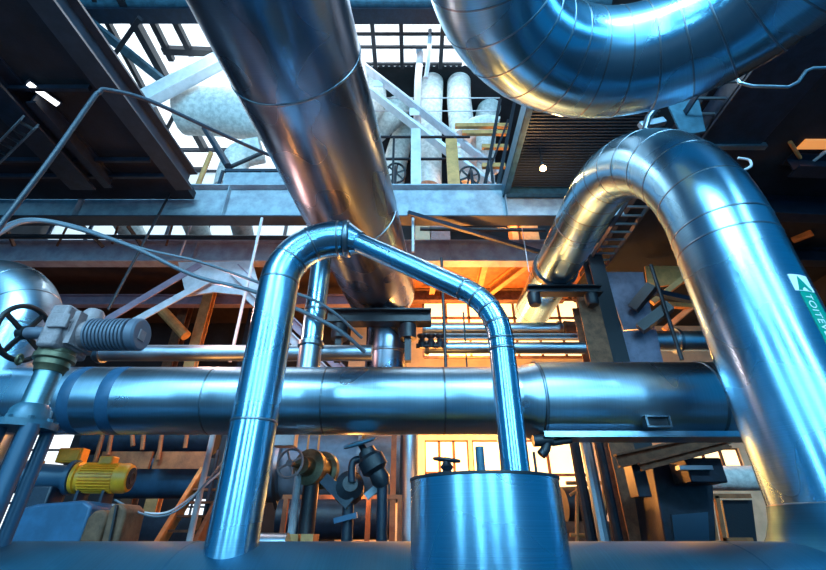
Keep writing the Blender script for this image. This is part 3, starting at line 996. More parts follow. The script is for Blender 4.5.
# duct support and right pipe support
ds = thing('duct_cradle', 'black cradle beam with hangers under the end of the large duct', 'support', P(375, 315, 7.4))
pa, pb = P(328, 312, 7.6), P(426, 316, 7.6)
zc2 = 6.2 - DR - 0.2
B().ibeam((pa.x, 7.6, zc2), (pb.x + 0.1, 7.6, zc2), 0.3, 0.28).build('cross_beam', 'black_metal', ds)
for px in (340, 408):
    p = P(px, 330, 7.6)
    B().bar((p.x, 7.6, zc2 - 0.9), (p.x, 7.6, zc2), 0.12, 0.14).build('hanger', 'black_metal', ds)
    B().lathe((p.x, 7.6, zc2 - 0.45), (0, 0, 1), [(0, 0.001), (0, 0.16), (0.28, 0.16), (0.28, 0.001)], 18).build('spring_can', 'black_metal', ds)
ps = thing('pipe_clamp', 'black clamp frame with spring cans under the right depth pipe', 'support', (3.2, 8.2, 6.0))
zc3 = 6.75 - qr - 0.1
B().ibeam((2.5, 8.2, zc3), (4.1, 8.2, zc3), 0.25, 0.18).build('cross_beam', 'black_metal', ps)
for x in (2.62, 3.86):
    B().lathe((x, 8.2, zc3 - 0.36), (0, 0, 1), [(0, 0.001), (0, 0.11), (0.05, 0.14), (0.26, 0.14), (0.27, 0.001)], 18).build('spring_can', 'black_metal', ps)
B().lathe((3.2, 8.2, 6.75), (0, 1, 0), [(-0.07, qr), (-0.07, qr + 0.04), (0.07, qr + 0.04), (0.07, qr)], 48).build('clamp_band', 'black_metal', ps)

# columns
def column(name, lab, px, py, Y, ztop, w, d, m, zb=PLAT):
    p = P(px, py, Y)
    return tag(B().ibeam((p.x, Y, zb), (p.x, Y, ztop), w, d, 0.04, 0.04, up=(0, 1, 0)).build(name, m), lab, 'column')


column('steel_column', 'rust orange steel column rising past the right pipe clamp', 629, 500, 8.6, 6.05, 0.46, 0.40, 'rust')
column('steel_column', 'dark steel column just right of the orange one', 652, 500, 8.9, 7.5, 0.36, 0.36, 'black_metal')
column('steel_column', 'dark blue column behind the left finned motor', 225, 470, 12.0, 8.0, 0.4, 0.3, 'navy')
column('steel_column', 'orange post behind the gusset brace', 203, 320, 11.0, 8.0, 0.28, 0.22, 'ochre')
column('steel_column', 'dark far column left of the large duct end', 180, 330, 12.4, 8.0, 0.3, 0.3, 'rust')
rod('timber_brace', 'chunky orange brace under the mauve beam', P(160, 308, 10.6), P(186, 336, 10.6), 0.14, 'ochre', 'brace')

# ================================================================== MIDDLE PIPES
def hpipe(name, lab, pa, pb, Y, r, m, fl=()):
    z = (zat(pa[1], Y) + zat(pb[1], Y)) / 2
    xa, xb_ = P(*pa, Y).x, P(*pb, Y).x
    t = thing(name, lab, 'pipe', (xa, Y, z))
    B().tube([(xa + (xb_ - xa) * i / 8, Y, z) for i in range(9)], r, 32).build('pipe_run', m, t, sharp=60)
    for f in fl:
        flange(t, (xa + (xb_ - xa) * f, Y, z), (1, 0, 0), r * 1.25, 0.07)
    return t


hpipe('thin_pipe', 'thin grey-tan pipe running just above the long horizontal pipe', (96, 353), (372, 353), 6.6, 0.13, 'steel_matt', (0.02,))
hpipe('silver_pipe', 'upper silver pipe under the orange deck, with a flange', (424, 328), (562, 330), 9.6, 0.16, 'steel', (0.0, 0.98))
hpipe('silver_pipe', 'lower silver pipe just above the long horizontal pipe', (424, 348), (584, 348), 8.4, 0.125, 'steel', (0.02,))
p0, p1 = P(418, 337, 9.0), P(590, 338, 9.0)
tag(B().channel((p0.x, 9, p0.z), (p1.x, 9, p0.z), 0.12, 0.12).build('channel_rail', 'beam'), 'grey channel rail between the two silver pipes', 'rail')
ke = thing('pipe_elbow', 'dark elbow fitting at the end of the upper silver pipe', 'elbow', P(575, 326, 9.6))
zz = zat(329, 9.6)
xk = P(564, 329, 9.6).x
B().tube(curve_pts([(xk, 9.6, zz), (xk + 0.35, 9.6, zz), (xk + 0.6, 9.6, zz + 0.2), (xk + 0.65, 9.6, zz + 0.9)]), 0.2, 24).build('elbow_body', 'rust', ke, sharp=60)
flange(ke, (xk + 0.65, 9.6, zz + 0.9), (0, 0, 1), 0.28, 0.08, 'rust', bolts=8)
vs_ = thing('valve_cluster', 'small black valve cluster left of the lower silver pipe', 'valve', P(424, 345, 8.2))
for i, px in enumerate((422, 431, 440)):
    c = P(px, 341, 8.2)
    B().lathe(c, (0, 0, 1), [(-0.16, 0.001), (-0.16, 0.06), (-0.05, 0.09), (0.05, 0.05), (0.1, 0.1), (0.13, 0.1), (0.13, 0.001)], 14).build('valve_body', 'black_metal', vs_)
B().tube([P(416, 346, 8.2), P(446, 346, 8.2)], 0.05, 12).build('manifold', 'black_metal', vs_)
hpipe('silver_pipe', 'big silver pipe seen in the gap beside the right riser', (642, 341), (740, 341), 9.5, 0.24, 'steel', (0.35,))
# purplish sheet panels behind the orange column
def sheet(name, lab, quad, Y, m, t=0.05):
    return tag(B().prism([P(px, py, Y) for px, py in quad], (0, t, 0)).build(name, m), lab, 'panel')


sheet('steel_sheet', 'shiny purplish steel sheet right of the orange column', ((604, 272), (643, 272), (655, 328), (624, 330)), 9.1, 'purple_sheet')
sheet('steel_sheet', 'dull dark steel sheet just above the thick right pipe', ((622, 331), (656, 329), (664, 366), (628, 366)), 9.0, 'purple_sheet')
sheet('steel_sheet', 'orange lit panel beyond the riser', ((645, 266), (690, 266), (692, 282), (648, 288)), 9.6, 'ochre')
for i, (a, c_, Y, m) in enumerate((((652, 286), (633, 309), 8.6, 'black_metal'), ((670, 306), (640, 329), 8.4, 'black_metal'), ((690, 274), (652, 303), 9.2, 'ochre'), ((693, 306), (664, 330), 10.2, 'ochre'), ((655, 292), (690, 300), 9.0, 'navy'), ((668, 305), (700, 307), 10.0, 'ochre'))):
    tag(B().bar(P(*a, Y), P(*c_, Y + 0.3), 0.22 if i < 2 else 0.13, 0.22 if i < 2 else 0.13).build('bracket_beam', m), ['short black stub beam on the purplish sheet, upper', 'short black stub beam on the purplish sheet, lower', 'orange diagonal bar in the gap left of the riser, upper', 'orange diagonal bar in the gap left of the riser, lower', 'thin dark bar across the gap left of the riser', 'orange level bar in the gap left of the riser'][i], 'beam')
vrod('hanger_rod', 'black hanger rod in the gap left of the right riser', 682, 360, 8.3, 265, 0.04, 'black_metal')

# ================================================================== LOWER BACK, LEFT
km = P(106, 478, 5.6)
ym = thing('electric_motor', 'yellow finned electric motor under the long pipe at left', 'motor', (km.x, 5.6, PLAT))
ax = V((1, 0.15, 0.0)).normalized()
prof = [(-0.33, 0.001), (-0.33, 0.17), (-0.29, 0.175), (-0.28, 0.15), (-0.24, 0.148)]
for k in range(1):
    prof += [(0.12, 0.15), (0.13, 0.165), (0.22, 0.168), (0.27, 0.15), (0.28, 0.13)]
B().lathe(km, ax, prof + [(0.28, 0.001)], 36).build('housing', 'yellow', ym)
xx, yy, _ = frame(ax)
fb = B()
for k in range(30):
    a = 2 * PI * k / 30
    v = xx * math.cos(a) + yy * math.sin(a)
    fb.bar(km + v * 0.155 - ax * 0.24, km + v * 0.155 + ax * 0.12, 0.008, 0.03, v)
fb.build('cooling_fins', 'yellow', ym)
B().lathe(km + ax * 0.281, ax, [(0, 0.12), (0.005, 0.12), (0.005, 0.001)], 28).ring(km + ax * 0.286, ax, 0.06, 0.008).build('fan_grille', 'black_metal', ym)
B().box(km + V((-0.02, -0.02, 0.19)), (0.16, 0.14, 0.09)).build('terminal_box', 'yellow', ym, bevel=0.01)
for s in (-0.15, 0.12):
    B().bar(km + ax * s + V((-0.05, 0, -0.14)), km + ax * s + V((-0.05, 0, PLAT - km.z)), 0.03, 0.2).build('motor_foot', 'navy', ym)
gv = thing('gear_unit', 'dark blue gear unit coupled to the yellow motor', 'gearbox', (km.x - 0.7, 5.55, PLAT))
B().lathe(km - ax * 0.34, -ax, [(0, 0.001), (0, 0.19), (0.05, 0.19), (0.08, 0.13), (0.45, 0.15), (0.5, 0.18), (0.72, 0.17), (0.76, 0.1), (0.8, 0.001)], 32).build('gear_case', 'bluedark', gv)
B().box(km - ax * 0.6 + V((0, 0, -0.45)), (0.3, 0.25, 0.7)).build('pedestal', 'navy', gv, bevel=0.02)
handwheel(gv, km - ax * 1.0 + V((0, -0.2, -0.1)), (0.3, -1, 0), 0.13, 0.015, 4, 'black_metal')
c = P(73, 456, 5.7)
jb = thing('junction_box', 'small yellow junction box above the gear unit', 'box', c)
B().box(c, (0.3, 0.14, 0.17)).build('box_body', 'yellow', jb, bevel=0.01)
B().box(c + V((0, -0.075, 0)), (0.26, 0.02, 0.13)).build('box_lid', 'yellow', jb, bevel=0.005)
B().bar(c + V((0, 0.05, -0.05)), (c.x, c.y + 0.05, PLAT), 0.05, 0.05).build('stand_post', 'navy', jb)
c = P(37, 465, 5.5)
tag(B().box(c, (0.09, 0.1, 0.1)).bar(c, (c.x, c.y, PLAT), 0.03, 0.03).build('switch_box', 'yellow'), 'tiny yellow switch box beside the valve yoke', 'box')
# belt guard: rounded blue casing with brown ends
cA, cB = P(5, 520, 5.2), P(80, 520, 5.2)
bc = thing('rounded_casing', 'rounded blue machine casing with a rusty end at the lower left', 'casing', (cA.x, 5.2, PLAT))
zt = zat(503, 5.2)


def slab(quad, Y, dep, m, nm, root):
    q = [P(px, py, Y) for px, py in quad]
    for k in q:
        k.z = max(k.z, PLAT)
    return B().prism(q, (0, dep, 0)).build(nm, m, root, bevel=0.03)


slab(((2, 558), (10, 522), (18, 509), (36, 504), (84, 500), (92, 506), (74, 558)), 5.25, 0.8, 'bluepaint', 'casing_shell', bc)
slab(((72, 558), (87, 518), (93, 511), (103, 509), (107, 515), (93, 558)), 5.2, 0.4, 'rust', 'end_plate', bc)
bd = thing('rusty_guard', 'narrow rust brown rounded guard beside the blue casing', 'guard', P(112, 540, 5.2))
slab(((96, 558), (108, 511), (112, 504), (121, 503), (126, 510), (114, 558)), 5.2, 0.4, 'rust', 'guard_shell', bd)
B().bar(P(107, 556, 5.17), P(117, 505, 5.17), 0.02, 0.03).build('guard_strip', 'black_metal', bd)
# walkway railing behind with orange bars
bs = thing('toe_board', 'brown toe board with a gap behind the yellow motor, lit orange', 'board', P(150, 460, 8.0))
for a, c_ in (((100, 460), (150, 461)), ((154, 460), (206, 461))):
    p0, p1 = P(*a, 8.0), P(*c_, 8.0)
    B().bb((p0.x, 8.0, p0.z - 0.14), (p1.x, 8.05, p0.z + 0.14)).build('board', 'tan', bs)
for i, (px, py0, py1, dx) in enumerate(((95, 462, 428, 12), (108, 455, 428, 6), (133, 446, 427, -2), (142, 450, 430, 3), (158, 460, 428, 6), (185, 448, 430, 4))):
    rod('baluster', ['slim orange rail bar above the yellow box', 'slim orange rail bar right of the yellow box', 'short orange rail bar above the toe board, third from left', 'thin orange rail bar, fourth from left above the toe board', 'bright orange rail bar above the right toe board', 'thin rail bar above the toe board, nearest the riser'][i], P(px, py0, 7.9), P(px + dx, py1 - 8, 7.9), 0.035, 'tan', 'bar')
hpipe('blue_pipe', 'wide blue pipe behind the yellow motor', (118, 478), (210, 478), 8.6, 0.34, 'bluepaint')
hpipe('dark_pipe', 'dark pipe deep behind the toe board', (90, 440), (215, 440), 9.6, 0.3, 'navy')
# brown stair
st = thing('steel_stair', 'rusty orange steep stair left of the riser', 'stair', P(160, 540, 6.6))
sa, sb = P(152, 556, 6.4), P(203, 472, 7.4)
for k in (0, 0.45):
    B().bar(sa + V((k, 0.2 * k, 0)), sb + V((k, 0.2 * k, 0)), 0.06, 0.2).build('stringer', 'ochre' if k == 0 else 'rust', st)
for i in range(6):
    c = sa.lerp(sb, (i + 0.5) / 6)
    B().box(c + V((0.22, 0.05, 0)), (0.42, 0.2, 0.03)).build('tread', 'rust', st)
vrod('standpipe', 'slim grey standpipe left of the riser foot', 186, 556, 6.2, 428, 0.04, 'pale')
vrod('standpipe', 'thin dark standpipe beside the slim grey one', 196, 556, 7.0, 450, 0.03, 'navy')
tag(B().tube(curve_pts([P(*q) for q in ((112, 505, 5.7), (140, 512, 5.7), (168, 512, 5.8), (195, 494, 6.0), (216, 476, 6.2), (232, 462, 6.4))]), 0.013, 10).build('hose', 'pale'), 'pale hose sagging from the yellow motor to the riser', 'hose')
tag(B().tube(curve_pts([P(*q) for q in ((115, 500, 5.45), (150, 516, 5.45), (178, 510, 5.5), (205, 484, 5.6), (232, 450, 5.9))]), 0.011, 10).build('hose', 'cable'), 'dark hose beside the pale sagging hose', 'hose')
for i, (a, c_) in enumerate((((60, 515), (196, 512)), ((120, 488), (190, 488)))):
    p0, p1 = P(*a, 7.6), P(*c_, 7.6)
    tag(B().bb((p0.x, 7.6, PLAT), (p1.x, 8.4, p0.z)).build('machine_base', 'navy'), ['long low dark machine base behind the rusty guard', 'dark machine base under the wide blue pipe'][i], 'machine') if i == 0 else None

# ================================================================== LOWER BACK, CENTRE
hv = thing('handwheel_valve', 'valve with grey four-spoke handwheel right of the riser foot', 'valve', P(290, 463, 5.7))
hw = P(290, 463, 5.6)
handwheel(hv, hw, (-0.25, -1, 0.1), 0.165, 0.016, 4, 'castgrey', 0.25)
B().tube([hw, hw + V((0.1, 0.5, -0.03))], 0.03, 14).build('spindle', 'olive', hv)
vb = P(313, 468, 6.1)
B().lathe(vb, (0.3, 1, 0), [(-0.3, 0.001), (-0.3, 0.1), (-0.15, 0.12), (-0.13, 0.22), (-0.05, 0.22), (-0.03, 0.16), (0.2, 0.18), (0.22, 0.24), (0.3, 0.24), (0.3, 0.001)], 24).build('valve_body', 'olive', hv)
B().lathe((vb.x, vb.y, vb.z), (0, 0, -1), [(0.1, 0.1), (vb.z - PLAT, 0.1)], 20).build('valve_leg', 'black_metal', hv)
c = P(286, 438, 6.3)
tag(B().box(c, (0.3, 0.2, 0.24)).bar(c, c + V((0, 0, 0.6)), 0.05, 0.05).build('terminal_box', 'pale', bevel=0.012), 'pale square box hanging under the long pipe', 'box')
vrod('standpipe', 'grey post below the four-spoke handwheel', 290, 545, 6.0, 470, 0.05, 'beam')

cv = thing('control_valve', 'black control valve with a tilted disc wheel left of the tank', 'valve', P(385, 560, 4.9))
cc = P(372, 462, 4.9)
wheel_c = P(360, 443, 4.9)
n_ = V((-0.3, -0.25, 1)).normalized()
B().lathe(wheel_c, n_, [(-0.015, 0.001), (-0.015, 0.17), (0, 0.185), (0.015, 0.17), (0.03, 0.05), (0.03, 0.001)], 28).build('disc_wheel', 'tealpaint', cv)
B().tube([wheel_c, cc], 0.035, 14).build('stem', 'black_metal', cv)
B().lathe(P(366, 450, 4.9), (P(382, 482, 4.9) - P(366, 450, 4.9)), [(0, 0.001), (0, 0.09), (0.06, 0.1), (0.1, 0.14), (0.22, 0.14), (0.26, 0.09), (0.34, 0.1), (0.42, 0.06), (0.42, 0.001)], 24).build('valve_body', 'black_metal', cv)
pl = P(384, 484, 4.9)
B().tube([pl + V((-0.02, 0, 0.1)), V((pl.x, 4.9, PLAT))], 0.055, 18).build('down_pipe', 'navy', cv)
B().tube(curve_pts([P(352, 482, 4.95), P(352, 466, 4.95), P(356, 460, 4.95), P(368, 460, 4.95)]), 0.04, 16).build('side_bend', 'navy', cv)
ac = thing('actuated_valve', 'second black valve with angled plates below the disc-wheel valve', 'valve', P(350, 560, 5.1))
c = P(349, 488, 5.1)
B().lathe(c, (0.2, -1, 0.2), [(-0.18, 0.001), (-0.18, 0.13), (-0.05, 0.17), (0.1, 0.15), (0.16, 0.08), (0.16, 0.001)], 20).build('valve_body', 'black_metal', ac)
B().tube([c, V((c.x + 0.02, 5.1, PLAT))], 0.06, 16).build('down_pipe', 'navy', ac)
B().bar(P(324, 478, 5.0), P(350, 504, 5.0), 0.06, 0.12).build('lever_plate', 'navy', ac)
B().bar(P(334, 521, 5.0), P(357, 515, 5.0), 0.05, 0.05).build('pointer_bar', 'bluepaint', ac)
B().bar(P(366, 497, 5.0), P(379, 486, 5.0), 0.05, 0.07).build('pointer_bar', 'beam', ac)
# railing
rl = thing('guard_railing', 'orange lit guard railing behind the black valves', 'railing', P(340, 540, 7.2))
for py, xa, xb2 in ((497, 283, 402), (545, 312, 404)):
    p0, p1 = P(xa, py, 7.2), P(xb2, py, 7.2)
    B().bar((p0.x, 7.2, p0.z), (p1.x, 7.2, p0.z), 0.06, 0.06).build('rail', 'tan', rl)
zr = zat(497, 7.2)
for px in (287, 369, 400):
    p = P(px, 497, 7.2)
    B().bar((p.x, 7.2, PLAT), (p.x, 7.2, zr), 0.07, 0.07).build('post', 'tan', rl)
column('thin_column', 'slim pale post between the disc valve and the tank', 393, 490, 7.9, 4.0, 0.09, 0.09, 'tan')
c = P(298, 545, 5.6)
tag(B().bb((c.x - 0.16, 5.6, PLAT), (c.x - 0.01, 5.95, zat(534, 5.6))).bb((c.x + 0.02, 5.6, PLAT), (c.x + 0.16, 5.95, zat(534, 5.6))).build('wooden_crate', 'ochre'), 'small brown box low behind the riser foot', 'box')
hpipe('stub_pipe', 'short silver pipe stub low behind the riser foot', (255, 546), (287, 546), 5.3, 0.12, 'steel_matt')
# back plant
hpipe('dark_vessel', 'large grey horizontal vessel behind the valves', (235, 468), (404, 468), 9.7, 0.65, 'bluegrey', (0.3, 0.75))
hpipe('dark_pipe', 'dark pipe low behind the orange railing', (280, 518), (393, 518), 8.6, 0.33, 'navy')
p0, p1 = P(262, 441, 11), P(405, 441, 11)
tag(B().ibeam((p0.x, 11, p0.z), (p1.x, 11, p0.z), 0.2, 0.26).build('crane_rail', 'ochre'), 'orange lit beam above the grey vessel', 'beam')
for i, (px, a, c_) in enumerate(((307, 432, 452), (318, 432, 450))):
    vrod('hanger_rod', ['thin orange rod above the grey vessel, left', 'thin orange rod above the grey vessel, right'][i], px, c_, 7.8, a - 6, 0.018, 'ochre')

# ================================================================== LOWER BACK, RIGHT
sp_ = thing('black_spout', 'black drain spout under the joint of the thick pipe', 'spout', P(545, 446, 4.9))
a = P(535, 441, 4.75)
B().tube([P(533, 441, 4.8), P(552, 440, 4.8)], 0.06, 14).build('spout_arm', 'black_metal', sp_)
B().tube(curve_pts([P(546, 440, 4.8), P(546, 448, 4.8), P(541, 455, 4.8)]), 0.05, 14).build('spout_nose', 'black_metal', sp_)
B().tube([P(552, 443, 4.8), P(571, 440, 4.8)], 0.035, 12).build('lever', 'black_metal', sp_)
vrod('standpipe', 'slim black standpipe under the spout, right of the tank', 546, 545, 4.9, 452, 0.015, 'black_metal')
vrod('silver_downpipe', 'silver-blue downpipe between tank and orange column', 606, 548, 6.6, 440, 0.085, 'steel_matt')
vrod('dark_downpipe', 'dark downpipe left of the silver-blue one', 593, 548, 7.2, 440, 0.08, 'navy')
vrod('dark_downpipe', 'dark downpipe right of the silver-blue one', 620, 548, 7.0, 440, 0.07, 'navy')
c = P(582, 512, 8.6)
pm = thing('pump_set', 'dark pump behind the tank in front of the lit wall', 'pump', (c.x, 8.6, PLAT))
B().lathe(c + V((0, 0, 0.1)), (1, 0.1, 0), [(-0.35, 0.001), (-0.35, 0.3), (0.1, 0.32), (0.14, 0.2), (0.4, 0.18), (0.42, 0.001)], 24).build('pump_body', 'black_metal', pm)
B().bb((c.x - 0.4, 8.4, PLAT), (c.x + 0.4, 8.9, c.z - 0.15)).build('pump_base', 'rust', pm)
for i, (xa, ya, xb2, yb) in enumerate(((566, 483, 606, 483), (570, 535, 606, 536), (577, 488, 577, 548), (604, 484, 604, 548))):
    rod('frame_tube', ['tan level tube above the dark pump', 'tan level tube below the dark pump', 'tan upright tube in front of the dark pump', 'tan upright tube right of the dark pump'][i], P(xa, ya, 7.7), P(xb2, yb, 7.7), 0.03, 'ochre', 'tube')
rod('frame_tube', 'tan slanted brace right of the tank, low', P(570, 495, 7.7), P(590, 483, 7.7), 0.025, 'ochre', 'tube')
# orange diagonals under the thick pipe
rod_ = tag(B().ibeam(P(617, 461, 7.2), P(727, 437, 7.0), 0.16, 0.2).build('diagonal_beam', 'rust'), 'upper tan diagonal beam under the thick right pipe', 'beam')
tag(B().ibeam(P(640, 467, 7.0), P(728, 444, 6.8), 0.12, 0.12).build('diagonal_beam', 'rust'), 'lower tan diagonal beam under the thick right pipe', 'beam')
# dark hopper machine
hm = thing('hopper', 'dark bluish hopper machine between the orange column and right riser', 'machine', P(680, 550, 7.8))
a0, a1, b0, b1 = P(652, 463, 7.6), P(712, 463, 7.6), P(667, 552, 7.6), P(716, 552, 7.6)
hv_ = [a0, a1, V((b1.x, 7.6, PLAT)), V((b0.x, 7.6, PLAT))]
B().prism(hv_, (0, 0.9, 0)).build('hopper_body', 'navy', hm, bevel=0.02)
q = [P(672, 515, 7.55), P(708, 512, 7.55), P(710, 553, 7.55), P(676, 553, 7.55)]
for k in q:
    k.z = max(k.z, PLAT + 0.02)
B().prism(q, (0, 0.06, 0)).build('front_plate', 'bluedark', hm)
B().box(P(697, 472, 7.3), (0.55, 0.5, 0.35)).build('drive_box', 'navy', hm, bevel=0.02)
B().box(P(694, 468, 7.0), (0.5, 0.12, 0.06)).build('edge_strip', 'steel_matt', hm)
B().box(P(637, 480, 7.4), (0.2, 0.3, 0.5)).build('side_box', 'navy', hm, bevel=0.01)
# tan door frame around a dark panel
df = thing('door_frame', 'tan rectangular frame with dark panel at the right riser foot', 'frame', P(728, 550, 8.4))
for (xa, ya, xb2, yb) in ((708, 496, 718, 552), (716, 496, 726, 552), (708, 496, 750, 496), (722, 540, 752, 540)):
    p0, p1 = P(xa, ya, 8.4), P(xb2, yb, 8.4)
    p1.z = max(p1.z, PLAT)
    B().bar(p0, p1, 0.07, 0.07).build('frame_bar', 'tan', df)
B().prism([P(722, 500, 8.5), P(752, 500, 8.5), P(758, 548, 8.5), P(731, 548, 8.5)], (0, 0.05, 0)).build('dark_panel', 'black_metal', df)
c = P(726, 478, 9.0)
tag(B().lathe(c, (1, 0, 0), [(-0.4, 0.001), (-0.4, 0.22), (0.6, 0.22), (0.6, 0.001)], 24).build('lagged_drum', 'lagging'), 'pale drum glowing warm between hopper and right riser', 'drum')

# ================================================================== UPPER STOREY
UZ = 8.3
wp = []
def lag(name, lab, pts, r, group='white lagged pipes on the upper storey', smooth=True):
    q = curve_pts(pts, 6) if smooth else pts
    t = tag(B().tube(q, r, 28).build(name, 'lagging'), lab, 'pipe', group)
    return t


UY = 10.0
def up(px, py, Y=UY):
    return P(px, py, Y)


lag('lagged_pipe', 'thick white lagged pipe lying level left of the large duct', [up(184, 110, 9.6), up(215, 111, 9.6), up(262, 116, 9.6), up(300, 120, 9.6)], 0.82)
lag('lagged_pipe', 'curved white lagged pipe just right of the large duct', [up(372, 70, 10), up(374, 90, 10), up(372, 108, 10.0), up(356, 128, 10), up(338, 150, 10)], 0.44)
lag('lagged_pipe', 'white lagged pipe bending down left behind the double brace', [up(397, 76, 11), up(398, 98, 11), up(396, 112, 11), up(380, 126, 11), up(366, 138, 11)], 0.48)
lag('lagged_pipe', 'white lagged pipe running straight up behind the pale pole', [up(432, 82, 10), up(430, 115, 10), up(429, 150, 10), up(428, 190, 10)], 0.42)
lag('lagged_pipe', 'tall white lagged pipe left of the orange frame, rounded top', [up(459, 82, 10), up(459, 100, 10), up(461, 120, 10), up(463, 150, 10), up(463, 190, 10)], 0.43)
lag('lagged_pipe', 'white lagged pipe nearest the overhead bend', [up(492, 86, 11.1), up(490, 105, 11.1), up(486, 120, 11.1), up(483, 150, 11.1), up(482, 190, 11.1)], 0.44)
lag('lagged_pipe', 'low white lagged pipe slanting behind the railing, beside the duct', [up(408, 125, 12.2), up(402, 140, 12.2), up(396, 160, 12.2), up(391, 190, 12.2)], 0.46)
lag('lagged_pipe', 'white lagged bend joining the two right-hand lagged pipes', [up(463, 138, 9.2), up(474, 127, 9.2), up(487, 124, 9.2), up(498, 126, 9.2)], 0.28)
lag('lagged_pipe', 'white domed pipe end low left of the large duct', [up(228, 190, 9.8), up(232, 172, 9.8), up(240, 156, 9.8), up(262, 150, 9.8)], 0.42)
# pale pole
tag(B().tube([P(416, 192, 9.0), P(418, 80, 9.0), P(421, 46, 8.9)], 0.12, 16).build('pale_pole', 'pale'), 'pale grey pole standing in front of the white lagged pipes', 'pole')
tag(B().tube([P(426, 78, 8.6), P(429, 55, 8.3), P(430, 30, 7.98)], 0.07, 12).build('pale_pole', 'pale'), 'thin pale tube beside the top of the pole', 'pole')
# white double brace
db = thing('double_brace', 'bright white double angle brace slanting down beside the duct', 'brace', P(420, 110, 8.6))
for dy in (0, 13):
    B().angle(P(345, 48 + dy * 1.5, 8.6), P(500, 168 + dy * 1.5, 8.6), 0.3, 0.04, sx=1, sy=-1).build('brace_angle', 'white' if dy else 'pale', db)
for k in (0.25, 0.5, 0.75):
    c = P(345, 58, 8.65).lerp(P(500, 178, 8.65), k)
    B().box(c, (0.3, 0.04, 0.3)).build('spacer_plate', 'white', db)
wb = thing('roof_brace', 'broad white brace left of the large duct under the rooflight', 'brace', P(180, 75, 8.4))
B().channel(P(120, 112, 8.4), P(250, 44, 8.4), 0.3, 0.55, 0.05).build('brace_channel', 'white', wb)
# railing on the beam
ur_ = thing('catwalk_railing', 'dark catwalk railing in front of the white lagged pipes', 'railing', P(430, 187, 7.7))
for py, xa, xb2 in ((137, 372, 470), (159, 376, 494)):
    p0, p1 = P(xa, py, 7.7), P(xb2, py, 7.7)
    B().bar((p0.x, 7.7, p0.z), (p1.x, 7.7, p0.z), 0.05, 0.05).build('rail', 'black_metal', ur_)
for px, py in ((394, 137), (455, 137), (490, 159)):
    p = P(px, py, 7.7)
    B().bar((p.x, 7.7, b1z1), (p.x, 7.7, p.z), 0.055, 0.055).build('post', 'black_metal', ur_)
for py in (98, 111):
    p0, p1 = P(375, py, 9.3), P(500, py, 9.3)
    rod('guard_wire', ['thin pale wire across the white lagged pipes, upper', 'thin pale wire across the white lagged pipes, lower'][0 if py == 98 else 1], p0, V((p1.x, 9.3, p0.z)), 0.02, 'pale', 'wire')
for i, (px, py, R) in enumerate(((469, 177, 0.26), (396, 173, 0.24))):
    c = P(px, py, 8.0)
    t = thing('handwheel', ['black handwheel behind the railing near the orange frame', 'black handwheel behind the railing beside the large duct'][i], 'handwheel', c)
    handwheel(t, c, (0.1, -0.8, -0.5), R, 0.03, 6, 'black_metal')
    B().tube(curve_pts([c, c + V((0, -0.25, -0.06)), V((c.x, 7.62, c.z - 0.25)), V((c.x, 7.62, b1z1))]), 0.04, 12).build('stem', 'black_metal', t)
for i, (px, w, m) in enumerate(((454, 0.14, 'ochre'), (416, 0.12, 'pale'))):
    p = P(px, 186, 7.55)
    tag(B().bb((p.x - w, 7.5, b1z1), (p.x + w, 7.6, zat(140 if i == 0 else 130, 7.55))).build('panel_post', m), ['orange upright behind the railing', 'pale upright at the foot of the pole'][i], 'post')
# orange frame by the platform
of = thing('access_ladder', 'orange steel ladder frame left of the grated walkway', 'frame', P(485, 180, 8.2))
for py, xa, xb2 in ((126, 455, 510), (133, 462, 508), (147, 482, 508), (166, 482, 505)):
    p0, p1 = P(xa, py, 8.2), P(xb2, py, 8.2)
    B().bar((p0.x, 8.2, p0.z), (p1.x, 8.2, p0.z), 0.1, 0.14).build('cross_bar', 'ochre', of)
for px, p2 in ((484, 500), (497, 515)):
    B().bar(P(px, 190, 8.15), P(p2, 100, 8.15), 0.09, 0.09).build('upright', 'black_metal', of)
B().bar(P(484, 185, 8.1), P(508, 120, 8.1), 0.05, 0.05).build('diagonal', 'black_metal', of)
# small railing frames left of the duct
lf = thing('low_railing', 'low bluish railing frame on the main beam left of the duct', 'railing', P(250, 187, 7.7))
p0, p1 = P(225, 171, 7.7), P(300, 171, 7.7)
B().bar((p0.x, 7.7, p0.z), (p1.x, 7.7, p0.z), 0.07, 0.09).build('rail', 'beam_dark', lf)
for px in (221, 238, 262, 281):
    p = P(px + 2, 171, 7.7)
    B().bar((p.x, 7.7, b1z1), (p.x, 7.7, p.z), 0.06, 0.06).build('post', 'beam_dark', lf)
p0 = P(221, 187, 8.6)
sh = tag(B().bb((P(222, 187, 7.62).x, 7.6, b1z1), (P(300, 187, 7.62).x, 7.64, zat(173, 7.62))).build('kick_panel', 'beam'), 'grey kick panel behind the low railing', 'panel')
# roof steel
zb = RZ - 0.45
def roofbar(lab, a, c_, w, h, m='black_metal', z=zb, name='roof_purlin', cat='beam'):
    return tag(B().bar(PZ(*a, z), PZ(*c_, z), w, h).build(name, m), lab, cat)


